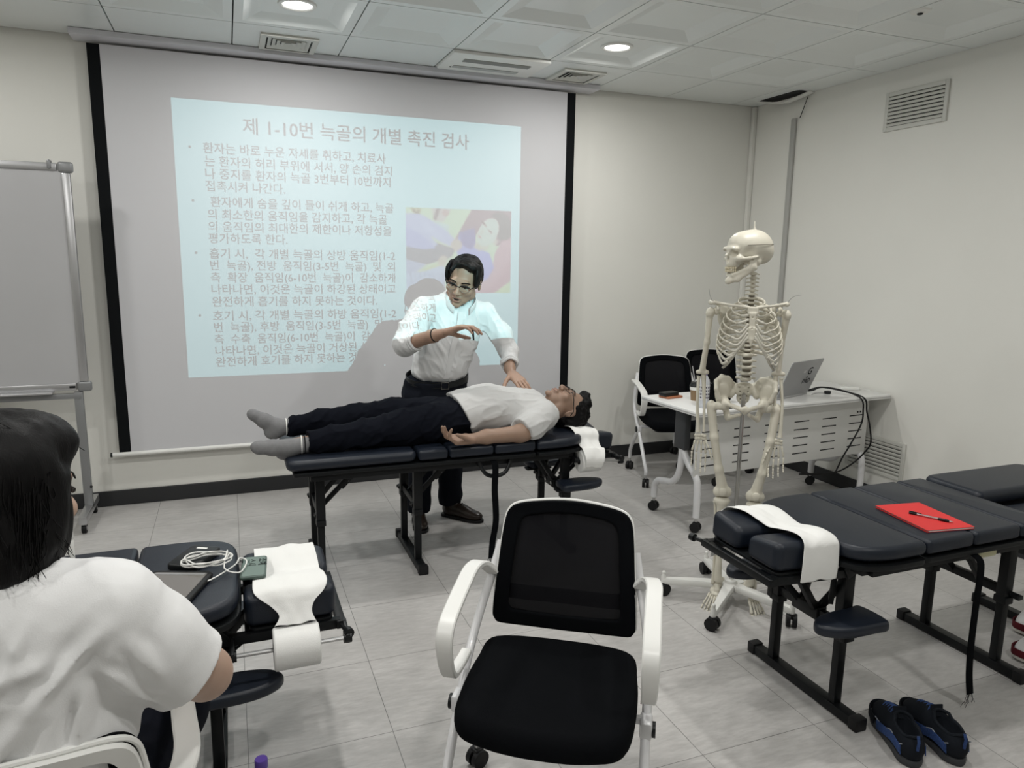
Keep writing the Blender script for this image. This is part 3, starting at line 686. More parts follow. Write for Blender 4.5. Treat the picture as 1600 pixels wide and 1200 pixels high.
def treatment_table(name, label, loc, rz, ztop, head_z, head_tilt, split_feet=False, roll_rod=0, handle='loop', head_len=.28, foot_drop=0.0):
    t = thing(name, label, 'treatment table', (loc[0], loc[1], 0), rz, 'folding treatment tables')
    T = .052; zb = ztop - T
    def pad(nm, ol, z1, th=T, tilt=None):
        mb = MB(); mb.prism(ol, z1 - th, z1, .022, 4); return mb.build(nm, M['navy'], t, 40)
    chest = ([tuple(p)[:2] for p in spline([(x, y, 0) for x, y in CHEST], 3)] + CHEST_END)[::-1]
    pad('chest_pad', chest, ztop)
    pad('rib_pad', pad_outline(.229, .457, .284, .282), ztop)
    pad('lumbar_pad', pad_outline(.463, .70, .282, .282), ztop)
    pad('pelvic_pad', pad_outline(.707, .86, .282, .282), ztop)
    if split_feet:
        for s, dz in ((1, .012), (-1, -.045)):
            mb = MB(); mb.prism(rrect(.868, 1.50, .006 if s > 0 else -.285, .285 if s > 0 else -.006, (.03, .05, .05, .03)), ztop + dz - T - .01, ztop + dz, .024, 4); mb.build('leg_pad', M['navy'], t, 40)
    else:
        pad('leg_pad', rrect(.868, 1.49, -.285, .285, .04), ztop - foot_drop)
    # base boards under the upholstery
    b = MB(); b.prism([(x * 1.0 - .004, y * 1.015) for x, y in chest], zb - .030, zb - .010, .004, 2); b.build('base_board', M['powder'], t)
    b = MB(); b.prism(pad_outline(.225, 1.46, .284, .275), zb - .030, zb - .010, .004, 2); b.build('base_board', M['powder'], t)
    b = MB(); b.box((-.055, 0, zb - .035), (.05, .30, .02)); b.build('plywood_edge', M['bedply'], t, 0)
    zr = zb - .045
    for s in (-1, 1):
        b = MB(); b.beam((.02, s * .235, zr), (1.38, s * .235, zr), .028, .038); b.build('side_rail', M['powder'], t)
    # three leg frames
    for u, kind in ((0.0, 'head'), (.84, 'mid'), (1.33, 'foot')):
        f = MB(); f.beam((u, -.17, .335), (u, .17, .335), .026, .034); f.beam((u, -.235, zr), (u, .235, zr), .03, .03); fr = f.build('leg_frame', M['powder'], t)
        b = MB(); b.beam((u, -.265, .022), (u, .265, .022), .042, .036); b.build('floor_bar', M['powder'], fr)
        for s in (-1, 1):
            b = MB(); b.box((u, s * .268, .023), (.05, .038, .046), .004); b.build('end_cap', M['rubber'], fr)
            b = MB(); b.beam((u, s * .16, .30), (u, s * .16, zr + .02), .038, .044); b.beam((u, s * .16, .04), (u, s * .16, .32), .030, .034); b.box((u, s * .16, .30), (.046, .052, .03), .004); b.build('leg', M['powder'], fr)
            b = MB(); b.cyl((u + .015, s * .16 - .02, .325), (u + .015, s * .16 - .052, .325), .013, 10); b.box((u + .015, s * .16 - .052, .325), (.03, .012, .018), .004); b.build('height_knob', M['blackp'], fr)
        if kind == 'head':
            for (a, c) in (((.0, .0, .335), (-.20, 0.0, zr - .0)), ((0, 0, .335), (.16, 0, zr))):
                for s in (-.11, .11):
                    b = MB(); b.beam((a[0], s * .35, a[2]), (c[0], s, c[2]), .02, .026); b.build('diagonal_brace', M['powder'], fr)
            b = MB(); b.box((0, 0, .335), (.05, .13, .05), .006); b.build('brace_plate', M['powder'], fr)
            for s in (-1, 1): MB().cyl((.02, s * .04, .335), (.03, s * .04, .335), .009, 12).build('bolt', M['steel'], fr)
        else:
            d = -1
            for s in (-.06, .06):
                b = MB(); b.beam((u, s, .335), (u + d * .22, s * 1.6, zr + .01), .02, .024); b.build('diagonal_brace', M['powder'], fr)
            for s in (-.08, .08):
                b = MB(); b.beam((u + d * .11, s, .335 + (zr - .335) * .5), (u + d * .18, s * 1.05, .335 + (zr - .335) * .83), .012, .034); b.build('lock_plate', M['powder'], fr)
                MB().cyl((u + d * .145, s - .012, .335 + (zr - .335) * .66), (u + d * .145, s + .012, .335 + (zr - .335) * .66), .008, 10).build('bolt', M['steel'], fr)
    # head rest: frame, two face cushions
    x0 = -.085; ct, st = math.cos(head_tilt), math.sin(head_tilt)
    HM = Matrix.Translation((x0, 0, head_z)) @ Matrix.Rotation(head_tilt, 4, 'Y')      # local -x is outward
    def H(p): return HM @ Vector(p)
    f = MB()
    for s in (-1, 1): f.beam(H((.06, s * .17, -.03)), H((-head_len, s * .17, -.03)), .026, .03)
    f.beam(H((-head_len, -.19, -.03)), H((-head_len, .19, -.03)), .028, .026); f.beam(H((-.02, -.17, -.03)), H((-.02, .17, -.03)), .026, .03)
    hf = f.build('headrest_frame', M['powder'], t)
    b = MB(); b.prism(rrect(-head_len + .022, -.02, -.175, .175, .02), -.016, -.004, .003, 2, HM); b.build('headrest_plate', M['powder'], hf)
    for s in (-1, 1):
        b = MB()
        ol = rrect(-head_len + .012, -.008, .022 if s > 0 else -.182, .182 if s > 0 else -.022, .03, 6)
        bb = bmesh.new(); q = MB(); q.prism(ol, 0, .098, .022, 4)
        # the pair dips towards the gap in the middle
        q.v = [(x, y, z - (0 if z < .03 else .03 * max(0, 1 - abs(y) / .10))) for x, y, z in q.v]
        b.add(q.v, q.f, HM); b.build('face_cushion', M['navy'], t, 40)
    for s in (-1, 1):
        b = MB(); b.beam(H((.02, s * .17, -.04)), (0.0, s * .10, .40), .018, .024); b.build('headrest_strut', M['powder'], hf)
        b = MB(); b.beam(H((.055, s * .172, -.03)), (.02, s * .172, zr), .03, .05); b.build('hinge_plate', M['powder'], hf)
        MB().cyl((.0, s * .19, zr + .01), (.0, s * .198, zr + .01), .011, 12).build('bolt', M['steel'], hf)
    b = MB(); b.tube([H((-head_len, .19, -.03)), H((-head_len - .012, .235, -.03))], .008, 8); b.cyl(H((-head_len - .012, .232, -.03)), H((-head_len - .016, .252, -.03)), .015, 12); b.build('frame_knob', M['blackp'], hf)
    if roll_rod:
        s = roll_rod; y = s * .245; zz = -.045
        b = MB(); b.tube([H((.055 if head_len < .25 else .03, y, zz)), H((-head_len - .01, y, zz))], .0065, 10); b.build('paper_roll_rod', M['steel'], hf, label='shiny steel rod for the paper roll')
        for xx in (.055 if head_len < .25 else .03, -head_len - .01):
            b = MB(); b.beam(H((xx, s * .17, -.03)), H((xx, y + s * .012, zz)), .012, .03); b.cyl(H((xx - .012, y, zz)), H((xx + .012, y, zz)), .016, 12); b.build('rod_bracket', M['blackp'], hf)
    # arm paddles on the head frame
    for s in (-1, 1):
        xa, xb = -.195, .06
        q = MB(); ol = [(xa, s * .225)]
        ol = [tuple(p)[:2] for p in spline([(xb, s * .175, 0), (xb + .005, s * .295, 0), (.0, s * .305, 0), (-.10, s * .30, 0), (-.165, s * .275, 0), (xa, s * .235, 0), (-.165, s * .195, 0), (-.10, s * .175, 0), (0, s * .172, 0)], 4, True)]
        if s < 0: ol = ol[::-1]
        q.prism(ol, ztop - .295, ztop - .255, .014, 4); q.build('arm_paddle', M['navy'], t, 40)
        b = MB(); b.beam((0, s * .17, ztop - .33), (0, s * .22, ztop - .305), .05, .03); b.box((0, s * .215, ztop - .303), (.16, .05, .014), .003); b.box((0, s * .185, .325), (.05, .03, .07), .006); b.build('paddle_bracket', M['powder'], t)
    # carrying handle, hanging strap
    if handle == 'loop':
        b = MB(); P = spline([(.36, .25, zb - .02), (.37, .262, zb - .06), (.40, .268, zb - .105), (.45, .27, zb - .118), (.50, .268, zb - .105), (.53, .262, zb - .06), (.54, .25, zb - .02)], 5); b.tube(P, .011, 10); b.build('carry_handle', M['blackp'], t)
    else:
        for u, s in ((.56, -1), (1.02, -1)):
            b = MB(); b.prism(rrect(u - .055, u + .055, -.022, .022, .021), zb - .06, zb - .028, .008, 3, Matrix.Translation((0, s * .245, 0))); b.build('grip_pad', mat('cream_foam', (.62, .60, .40), .7), t, label='cream foam grip pad')
    s = 1 if handle == 'loop' else -1
    u = .465 if handle == 'loop' else .47
    b = MB(); yy = s * .305
    P = spline([(u, s * .27, zb - .03), (u, yy, zb - .06), (u + .002, yy, .42), (u - .004, yy + s * .006, .26), (u + .012, yy + s * .002, .14), (u + .02, yy + s * .01, .055)], 6)
    b.strip(P, .034, .004, (1, 0, 0)); st_ = b.build('hanging_strap', M['fab'], t)
    b = MB()
    for k in range(6):
        e = P[-1]; q = [e + Vector((random.uniform(-.012, .012), random.uniform(-.004, .004), 0))]
        for j in range(4): q.append(q[-1] + Vector((random.uniform(-.012, .014), random.uniform(-.008, .008), -.0115)))
        b.tube(q, .0009, 4)
    b.build('frayed_thread', M['fab'], st_)
    return t, H
TA, HA = treatment_table('treatment_table', 'navy padded folding table by the screen with a man lying on it', (1.70, 3.69), math.pi, .655, .560, R(-6), False, 1, 'loop', .215, .0)
TB, HB = treatment_table('treatment_table', 'empty navy padded folding table at right with a red folder on top', (1.98, 1.965), 0, .67, .58, R(3), True, 0, 'pad', .265)
TC, HC = treatment_table('treatment_table', 'navy padded folding table at left in front of the seated woman, with tablet on top', (-.098, 2.335), math.pi, .63, .505, R(0), False, 1, 'loop', .29)

# ---------------------------------------------------------------- paper: rolls on their rods, and the sheets over the head rests
def W(t, p): return (Matrix.Translation(t.location) @ Matrix.Rotation(t.rotation_euler.z, 4, 'Z')) @ Vector(p)
def paper_roll(label, c, r, half, core=.02):
    t = thing('paper_towel_roll', label, 'paper roll', c, 0, 'paper towel rolls on the tables')
    prof = [(core, -half), (r - .004, -half), (r, -half + .004), (r, half - .004), (r - .004, half), (core, half), (core, -half)]
    b = MB(); b.lathe(prof, 40, Matrix.Rotation(math.pi / 2, 4, 'Y')); b.build('wound_roll', M['paper'], t)
    b = MB(); b.lathe([(core, -half + .001), (core, half - .001), (core - .003, half - .001), (core - .003, -half + .001), (core, -half + .001)], 24, Matrix.Rotation(math.pi / 2, 4, 'Y')); b.build('cardboard_core', mat('cardboard', (.42, .35, .27), .8), t)
    return t
def sheet(name, rows, m, parent=None, wob=.003, th=.0012, nu=8, seed=1):
    """a paper sheet through rows of points (each row across), smoothed; thickness given by a second skin"""
    rr = [spline(r_, nu) for r_ in rows]; n = len(rr[0]); cols = [spline([r_[i] for r_ in rr], nu) for i in range(n)]; m_ = len(cols[0])
    rnd = random.Random(seed); ph = [rnd.uniform(0, 6) for _ in range(6)]
    vs = []
    for k in range(m_):
        for i in range(n):
            p = cols[i][k]; u, v = i / n, k / m_
            d = wob * (math.sin(9 * u + 5 * v + ph[0]) * .5 + math.sin(17 * u - 13 * v + ph[1]) * .35 + math.sin(30 * v + 11 * u + ph[2]) * .25)
            vs.append(p + Vector((0, 0, d)))
    fs = [(k * n + i, k * n + i + 1, (k + 1) * n + i + 1, (k + 1) * n + i) for k in range(m_ - 1) for i in range(n - 1)]
    b = MB(); b.add(vs, fs); o = b.build(name, m, parent, 180)
    md = o.modifiers.new('thickness', 'SOLIDIFY'); md.thickness = th; md.offset = 0
    return o
# table C: roll on the near rod, its paper pulled up over both cushions
rc = W(TC, HC((-.15, .245, -.045)))
RC = paper_roll('fat white paper towel roll on the steel rod of the left table', rc, .062, .066)
def CP(x, y, z): return W(TC, HC((x, y, z))) - RC.location
rows = []
for (y, z, xa, xb) in ((.2, -.03, -.22, -.1), (.240, .022, -.225, -.105), (.222, .045, -.215, -.12), (.207, .07, -.225, -.10), (.192, .094, -.255, -.07), (.165, .110, -.268, -.052), (.10, .112, -.266, -.052), (.05, .100, -.262, -.055), (.0, .088, -.262, -.058), (-.05, .100, -.262, -.062), (-.10, .112, -.26, -.064), (-.155, .112, -.258, -.064), (-.188, .094, -.256, -.066), (-.197, .06, -.255, -.068), (-.2, .02, -.255, -.07)):
    rows.append([CP(xa + (xb - xa) * q + .015, y, z + .002) for q in (0, .25, .5, .75, 1)])
sheet('loose_sheet', rows[1:], M['paper'], RC, .004)
# table A: roll near the lying man's head, paper under the head
ra = W(TA, HA((-.022, .245, -.045)))
RA = paper_roll('white paper towel roll hanging beside the head of the lying man', ra, .062, .06)
def AP(x, y, z): return W(TA, HA((x, y, z))) - RA.location
rows = [[AP(xa + (xb - xa) * q + .072, y, z) for q in (0, .3, .6, 1)] for (y, z, xa, xb) in ((.305, -.07, -.15, -.05), (.315, -.02, -.155, -.04), (.28, .028, -.165, -.03), (.25, .034, -.16, -.03), (.212, .06, -.16, -.02), (.192, .095, -.165, -.015), (.16, .111, -.165, -.01), (.12, .113, -.165, -.01), (.05, .102, -.165, -.01), (0, .092, -.165, -.01), (-.06, .104, -.16, -.01))]
sheet('loose_sheet', rows, M['paper'], RA, .004, seed=3)
# table B: a loose sheet over both cushions
SB = thing('paper_sheet', 'white paper sheet draped over both head cushions of the right table', 'paper', W(TB, HB((-.15, 0, .09))))
def BP(x, y, z): return W(TB, HB((x, y, z))) - SB.location
rows = [[BP(xa + (xb - xa) * q, y, z) for q in (0, .3, .6, 1)] for (y, z, xa, xb) in ((.215, -.10, -.21, -.04), (.205, -.03, -.21, -.03), (.196, .07, -.205, -.02), (.188, .096, -.195, -.015), (.16, .111, -.19, -.012), (.11, .112, -.16, -.005), (.05, .10, -.145, -.002), (.0, .09, -.14, -.0), (-.05, .10, -.14, .0), (-.11, .112, -.145, .0), (-.16, .111, -.15, .0), (-.188, .096, -.155, -.004), (-.197, .07, -.16, -.006), (-.204, .02, -.165, -.008), (-.204, -.03, -.165, -.01))]
sheet('draped_paper', rows, M['paper'], SB, .005, seed=5)

# ---------------------------------------------------------------- things lying on table B
t = thing('red_folder', 'bright red card folder lying on the right table', 'folder', (2.385, 1.862, .671), R(-8.5))
b = MB(); b.box((.01, 0, .0035), (.19, .262, .007), .001, 1); b.build('page_block', M['white'], t, 0, 'white inner pages')
for z in (.0075, .0003): MB().box((.006, 0, z), (.20, .266, .0011)).build('cover', M['redp'], t, 0)
t = thing('ballpoint_pen', 'black and silver ballpoint pen lying on the red folder', 'pen', (2.39, 1.83, .6845), R(-63))
b = MB(); b.tube([(-.07, 0, 0), (.03, 0, 0)], .0042, 10); b.build('barrel', M['steel'], t)
b = MB(); b.tube([(.025, 0, 0), (.03, 0, 0), (.056, 0, 0), (.062, 0, 0)], [.0045, .0058, .0055, .004], 12); b.build('rubber_grip', M['blackp'], t)
b = MB(); b.tube([(.062, 0, 0), (.072, 0, 0), (.076, 0, 0)], [.0036, .0018, .0006], 10); b.build('tip', M['steel'], t)
b = MB(); b.tube([(-.072, 0, 0), (-.045, 0, 0)], .0048, 10); b.box((-.052, 0, .006), (.042, .003, .002)); b.build('cap_and_clip', M['blackp'], t)
t = tag(MB().prism([(0, 0), (.16, -.02), (.17, .10), (.02, .03)], 0, .0015).build('paper_slip', M['white'], None, 0), 'white paper slip on the lower foot pad of the right table', 'paper'); t.location = (3.205, 1.865, .6275)

# ---------------------------------------------------------------- things lying on table C
zc = .632
t = thing('tablet_computer', 'black cased tablet with a dark grey screen on the left table', 'tablet', (-.215, 2.20, zc), R(-20))
b = MB(); b.prism(rrect(-.095, .095, -.13, .13, .026), 0, .016, .006, 3); b.build('case', M['rubber'], t)
b = MB(); b.prism(rrect(-.080, .080, -.110, .110, .008), .0155, .0172, .0006, 1); b.build('screen', mat('tablet_glass', (.17, .16, .15), .08, spec=.6), t)
b = MB(); b.box((0, .10, .0175), (.15, .012, .0006)); b.build('status_bar', mat('tablet_bar', (.26, .26, .26), .2), t, 0)
t = thing('power_bank', 'black power bank with a small white label at the back of the left table', 'power bank', (-.145, 2.42, zc), R(-28))
b = MB(); b.prism(rrect(-.05, .05, -.08, .08, .016), 0, .022, .006, 3); b.build('body', M['blackp'], t)
b = MB(); b.box((-.005, .055, .0223), (.035, .010, .0006)); b.build('label_strip', M['white'], t, 0)
cab = MB(); P = []
cx, cy = -.105, 2.345
for k in range(90):
    a = 2 * math.pi * k / 22; rr_ = .058 + .008 * math.sin(k * .7); P.append((cx + rr_ * 1.15 * math.cos(a), cy + rr_ * .8 * math.sin(a), zc + .0275 + .0042 * (k // 22) + .002 * math.sin(k * 1.3)))
P += [(cx + .05, cy - .06, zc + .02), (cx + .09, cy - .075, zc + .006), (cx + .11, cy - .03, zc + .005), (cx + .115, cy + .02, zc + .005), (cx + .095, cy + .04, zc + .006), (cx + .085, cy + .0, zc + .006), (cx + .06, cy - .05, zc + .01), (cx + .01, cy - .105, zc + .008), (cx - .03, cy - .13, zc + .012)]
cab.tube(spline(P, 3), .0024, 6); t = thing('charging_cable', 'white charging cable coiled on the power bank of the left table', 'cable', (0, 0, 0)); cab.build('coiled_cord', M['whitep'], t)
MB().box((cx - .035, cy - .135, zc + .012), (.012, .024, .008), .003, 2, (0, 0, R(-60))).build('plug', M['whitep'], t)
# phone resting across the first cushion of table C, dark green case with dark strokes of lettering
pc = W(TC, HC((-.052, -.0, .106)))
t = thing('phone', 'dark phone in a green case with black lettering, lying on the left table headrest', 'phone', pc + Vector((-.008, -.01, .008)), R(-4))
b = MB(); b.prism(rrect(-.039, .039, -.08, .08, .012), 0, .011, .004, 3); b.build('case', mat('dark_green_case', (.07, .105, .09), .45), t)
b = MB(); b.prism(rrect(-.033, .033, -.074, .074, .008), .0108, .0118, .0004, 1); b.build('back_panel', mat('green_panel', (.145, .20, .175), .5), t)
def lettering(name, lines, m, parent, size, M4, ext=.0003):
    mb = MB()
    for (body, x, y, s) in lines:
        vs, fs = text_mesh(body); k = size * s; mb.add([(x + p[0] * k, y + p[1] * k, ext) for p in vs], fs, M4)
    return mb.build(name, m, parent, 0)
lettering('case_lettering', [('소예', -.025, .045, 1), ('스시', -.025, .012, 1), ('40 v', -.025, -.02, .8)], M['black'], t, .030, Matrix.Translation((0, 0, .0119)) @ Matrix.Rotation(R(-90), 4, 'Z') @ Matrix.Translation((-.03, -.03, 0)))
# white capped marker standing behind the seated woman's shoulder
t = thing('white_marker', 'white marker standing upright beyond the shoulder of the seated woman', 'marker', (-.50, 2.50, zc))
MB().lathe([(0, 0), (.008, 0), (.008, .09), (.007, .092)], 16).build('barrel', M['whitep'], t); MB().lathe([(.0075, .09), (.0085, .092), (.0085, .128), (.006, .136), (0, .137)], 16).build('cap', M['white'], t)
# ================================================================ meeting chairs (front = local -y)
def caster(mb_list, x, y, parent, rot=0.0):
    b = MB(); c, s = math.cos(rot), math.sin(rot)
    for d in (-.014, .014):
        b.tube([(x + c * (d - .009), y + s * (d - .009), .03), (x + c * (d + .009), y + s * (d + .009), .03)], .03, 18)
    b.box((x, y, .05), (.034, .034, .028), .008, 2, (0, 0, rot)); o = b.build('caster', M['rubber'], parent)
    MB().cyl((x, y, .055), (x, y, .095), .009, 10).build('caster_stem', M['steel'], o); return o
def meeting_chair(label, loc, rz):
    t = thing('meeting_chair', label, 'chair', (loc[0], loc[1], 0), rz, 'white framed black mesh chairs')
    # seat cushion
    s = SDF(.03); ol = None
    b = MB(); ol = [tuple(p)[:2] for p in spline([(-.20, .215, 0), (0, .235, 0), (.20, .215, 0), (.232, .12, 0), (.236, -.05, 0), (.215, -.175, 0), (.13, -.212, 0), (0, -.222, 0), (-.13, -.212, 0), (-.215, -.175, 0), (-.236, -.05, 0), (-.232, .12, 0)], 5, True)][::-1]
    bm = bmesh.new(); q = MB(); q.prism(ol, .405, .475, .03, 5)
    q.v = [(x, y, z - (.028 * max(0, (-y - .12) / .13) ** 2 if y < -.12 else 0) + .012 * max(0, (y - .12) / .1)) for x, y, z in q.v]
    b.add(q.v, q.f); b.build('seat', M['fab'], t, 60)
    b = MB(); b.prism(rrect(-.19, .19, -.17, .17, .04), .388, .408, .004, 2); b.build('seat_shell', M['blackp'], t)
    # backrest: mesh panel in a thin white rim
    def bp(u, v):   # u -1..1 across, v 0..1 up
        z = .495 + .372 * v; hw = (.222 - .030 * v) ; y = .258 + .065 * v + .03 * math.sin(math.pi * min(1, v * 1.1)) * -0.6 - .03 * u * u + .03
        return (u * hw, y, z)
    ring = [bp(u, v) for u, v in ((-.80, 0), (0, -.035), (.80, 0), (.97, .05), (1.0, .16), (1, .5), (1, .8), (.96, .93), (.80, .985), (.4, 1.01), (0, 1.02), (-.4, 1.01), (-.80, .985), (-.96, .93), (-1, .8), (-1, .5), (-1, .16), (-.97, .05))]
    rim = spline(ring, 4, True)
    b = MB(); b.tube([p + Vector((0, .010, 0)) for p in rim], .0052, 8, closed=True); b.build('backrest_rim', M['chairw'], t)
    n = len(rim); c = sum(rim, Vector()) / n
    def panel(scale0, scale1, dy, m, nm, th):
        vs = []; fs = []; K = 6
        for k in range(K + 1):
            sc = scale0 + (scale1 - scale0) * k / K
            for p in rim:
                q_ = c + (p - c) * sc; u = q_.x / .21; v = (q_.z - .495) / .372; vs.append((q_.x, bp(max(-1, min(1, u)), max(0, min(1, v)))[1] + dy, q_.z))
        for k in range(K):
            for i in range(n): j = (i + 1) % n; fs.append((k * n + i, k * n + j, (k + 1) * n + j, (k + 1) * n + i))
        if scale0 < .01: pass
        b = MB(); b.add(vs, fs); o = b.build(nm, m, t, 180); md = o.modifiers.new('thickness', 'SOLIDIFY'); md.thickness = th; md.offset = 0; return o
    K = 10; vs = []; fs = []; inn = [c + (p - c) * .80 for p in rim]; top = max(range(n), key=lambda i: inn[i].z); bot = min(range(n), key=lambda i: inn[i].z)
    xs_r = sorted([(p.z, p.x) for p in inn if p.x > 0]); zz = [a for a, _ in xs_r]; xx = [b_ for _, b_ in xs_r]
    z0_, z1_ = inn[bot].z, inn[top].z; NR = 26
    for r_ in range(NR + 1):
        z = z0_ + (z1_ - z0_) * (.5 - .5 * math.cos(math.pi * r_ / NR)); hw = float(np.interp(z, zz, xx))
        for k in range(K + 1):
            x = hw * (-1 + 2 * k / K); vs.append((x, bp(max(-1, min(1, x / .21)), max(0, min(1, (z - .495) / .372)))[1] - .002, z))
    for r_ in range(NR):
        for k in range(K): a_ = r_ * (K + 1) + k; fs.append((a_, a_ + 1, a_ + K + 2, a_ + K + 1))
    b = MB(); b.add(vs, fs); o_ = b.build('mesh_panel', M['mesh'], t, 180); md = o_.modifiers.new('thickness', 'SOLIDIFY'); md.thickness = .002; md.offset = 0
    panel(.79, 1.0, -.004, M['fab'], 'backrest_border', .012)
    # white shell behind the mesh: a wide ring and a cross bar
    vs = []; fs = []
    for (sc, dy) in ((.84, .012), (.84, .022), (.975, .026), (.985, .018), (.975, .010)):
        for p in rim:
            q_ = c + (p - c) * sc; u = q_.x / .21; v = (q_.z - .495) / .372; vs.append((q_.x, bp(max(-1, min(1, u)), max(0, min(1, v)))[1] + dy, q_.z))
    for k in range(5):
        for i in range(n): j = (i + 1) % n; k2 = (k + 1) % 5; fs.append((k * n + i, k * n + j, k2 * n + j, k2 * n + i))
    b = MB(); b.add(vs, fs); b.build('rear_shell_ring', M['chairw'], t, 40)
    b = MB(); b.strip(spline([bp(-1, .30), tuple(Vector(bp(-.5, .22)) + Vector((0, .035, 0))), tuple(Vector(bp(0, .2)) + Vector((0, .045, 0))), tuple(Vector(bp(.5, .22)) + Vector((0, .035, 0))), bp(1, .30)], 6), .05, .012, (0, 0, 1)); b.build('rear_cross_bar', M['chairw'], t)
    for s in (-1, 1):
        X = .262 * s
        tube = spline([(s * .208, .318, .74), (s * .225, .285, .66), (s * .25, .22, .55), (X, .13, .455), (X, .02, .36), (X, -.12, .21), (X, -.205, .125), (X, -.215, .09)], 5)
        b = MB(); b.tube(tube, .0135, 12); b.build('side_tube', M['chairt'], t)
        b = MB(); b.tube(spline([(X, .03, .365), (X, .10, .30), (X, .19, .21), (X, .235, .15), (X, .24, .09)], 5), .0135, 12); b.build('rear_leg', M['chairt'], t)
        b = MB(); b.box((X, .025, .372), (.034, .06, .05), .008); b.build('hinge_block', M['chairt'], t)
        MB().cyl((X + s * .014, .02, .368), (X + s * .026, .02, .368), .021, 18).build('hinge_cap', M['blackp'], t)
        A = .266 * s
        arm = spline([(A - s * .045, .27, .655), (A - s * .015, .24, .693), (A, .18, .703), (A, .08, .695), (A, -.05, .668), (A, -.095, .642), (A, -.103, .60), (A, -.082, .535), (A - s * .002, -.05, .495), (A - s * .004, .02, .482), (A - s * .008, .09, .486)], 5)
        nn = len(arm); b = MB(); b.strip(arm, [.046 - .016 * max(0, (i / nn - .55)) / .45 for i in range(nn)], .017, (1, 0, 0)); b.build('armrest', M['chairw'], t)
        caster(None, X, -.215, t, R(20 * s)); caster(None, X, .24, t, R(-35))
    for y, z in ((.03, .385), ):
        b = MB(); b.tube([(-.26, y, z), (.26, y, z)], .012, 10); b.build('seat_cross_tube', M['chairt'], t)
    b = MB(); b.box((.246, .03, .455), (.003, .022, .035), .001, 1); b.build('maker_tag', mat('tag_red', (.16, .03, .03), .7), t)
    return t
CH = meeting_chair('black mesh chair with white arms, empty, in the middle foreground', (.760, 1.635), R(-33))
dup(CH, (3.02, 4.43, 0), R(-15.7), 'black mesh chair with white arms behind the left end of the white desk')
dup(CH, (3.53, 4.66, 0), R(-28), 'black mesh chair against the back wall, mostly hidden behind the skeleton')
# the seated woman's chair, seen from behind, is placed further below (WCH)

# ================================================================ the white flip-top desk
DESK = thing('flip_top_desk', 'white flip-top desk on casters in the far right corner with laptop and cup', 'desk', (3.22, 3.69, 0), R(4))
ZT = .755; HX, HY = .795, .28
b = MB(); b.prism(rrect(-HX, HX, -HY, HY, .012), ZT - .028, ZT, .005, 2); b.build('desk_top', mat('white_laminate', (.80, .80, .79), .22), DESK)
b = MB(); b.prism(rrect(-HX - .001, HX + .001, -HY - .001, HY + .001, .012), ZT - .019, ZT - .012, .001, 1); b.build('edge_band', mat('edge_grey', (.45, .45, .45), .4), DESK)
# modesty panel with rows of slots
b = MB(); YP = -.17
b.box((0, YP, .525), (2 * HX - .15, .012, .37), .003); pn = b.build('modesty_panel', mat('panel_white', (.70, .70, .68), .4), DESK)
for i in range(6):
    for j in range(5):
        x = -HX + .18 + i * .245
        MB().box((x, YP - .0065, .40 + j * .052), (.125, .002, .0065)).build('slot', M['slot'], pn, 0)
for x in (HX - .12, HX - .145): MB().box((x - .03, YP - .0065, .63), (.012, .002, .012)).build('slot', M['slot'], pn, 0)
for s in (-1, 1):
    x = s * (HX - .10)
    b = MB(); b.box((x, -.02, .60), (.045, .10, .25), .006); b.build('leg_column', mat('column_dark', (.05, .052, .056), .45), DESK)
    b = MB(); b.tube(spline([(x, -.03, .50), (x, -.02, .38), (x, .0, .30), (x, .05, .245), (x, .13, .225), (x, .19, .21), (x, .225, .17), (x, .23, .09)], 5), .021, 14); b.build('leg', M['chairt'], DESK)
    b = MB(); b.tube(spline([(x, -.03, .48), (x, -.09, .40), (x, -.16, .34), (x, -.185, .28), (x, -.19, .09)], 5), .021, 14); b.build('leg', M['chairt'], DESK)
    for y in (.23, -.19): caster(None, x, y, DESK, R(30))
b = MB(); b.tube([(-HX + .1, -.02, .66), (HX - .1, -.02, .66)], .016, 10); b.build('cross_tube', M['chairt'], DESK)
# ---------------------------------------------------------------- on the desk
def DW(x, y, z=ZT): return W(DESK, (x, y, z))
LPT = thing('laptop', 'silver laptop with its lid open and black marks on it, on the white desk', 'laptop', DW(.085, -.115), R(18))
LW, LD = .37, .255
b = MB(); b.prism(rrect(-LW / 2, LW / 2, .0, LD, .012), 0.001, .014, .003, 2); b.build('base', M['alu'], LPT)
b = MB(); b.box((0, LD * .42, .0145), (LW * .82, LD * .42, .001)); b.build('keyboard', M['blackp'], LPT, 0)
LM = Matrix.Translation((0, .004, .014)) @ Matrix.Rotation(R(68), 4, 'X') @ Matrix.Identity(4)
LM = Matrix.Translation((0, .004, .012)) @ Matrix.Rotation(R(112), 4, 'X')
b = MB(); b.prism(rrect(-LW / 2, LW / 2, 0, LD, .012), -.003, .003, .002, 2, LM); lid = b.build('lid', mat('silver_lid', (.36, .36, .37), .38, .6), LPT)
b = MB(); b.prism(rrect(-LW / 2 + .008, LW / 2 - .008, .012, LD - .008, .004), -.0042, -.003, .0003, 1, LM); b.build('display', mat('display_glass', (.02, .02, .025), .1), lid)
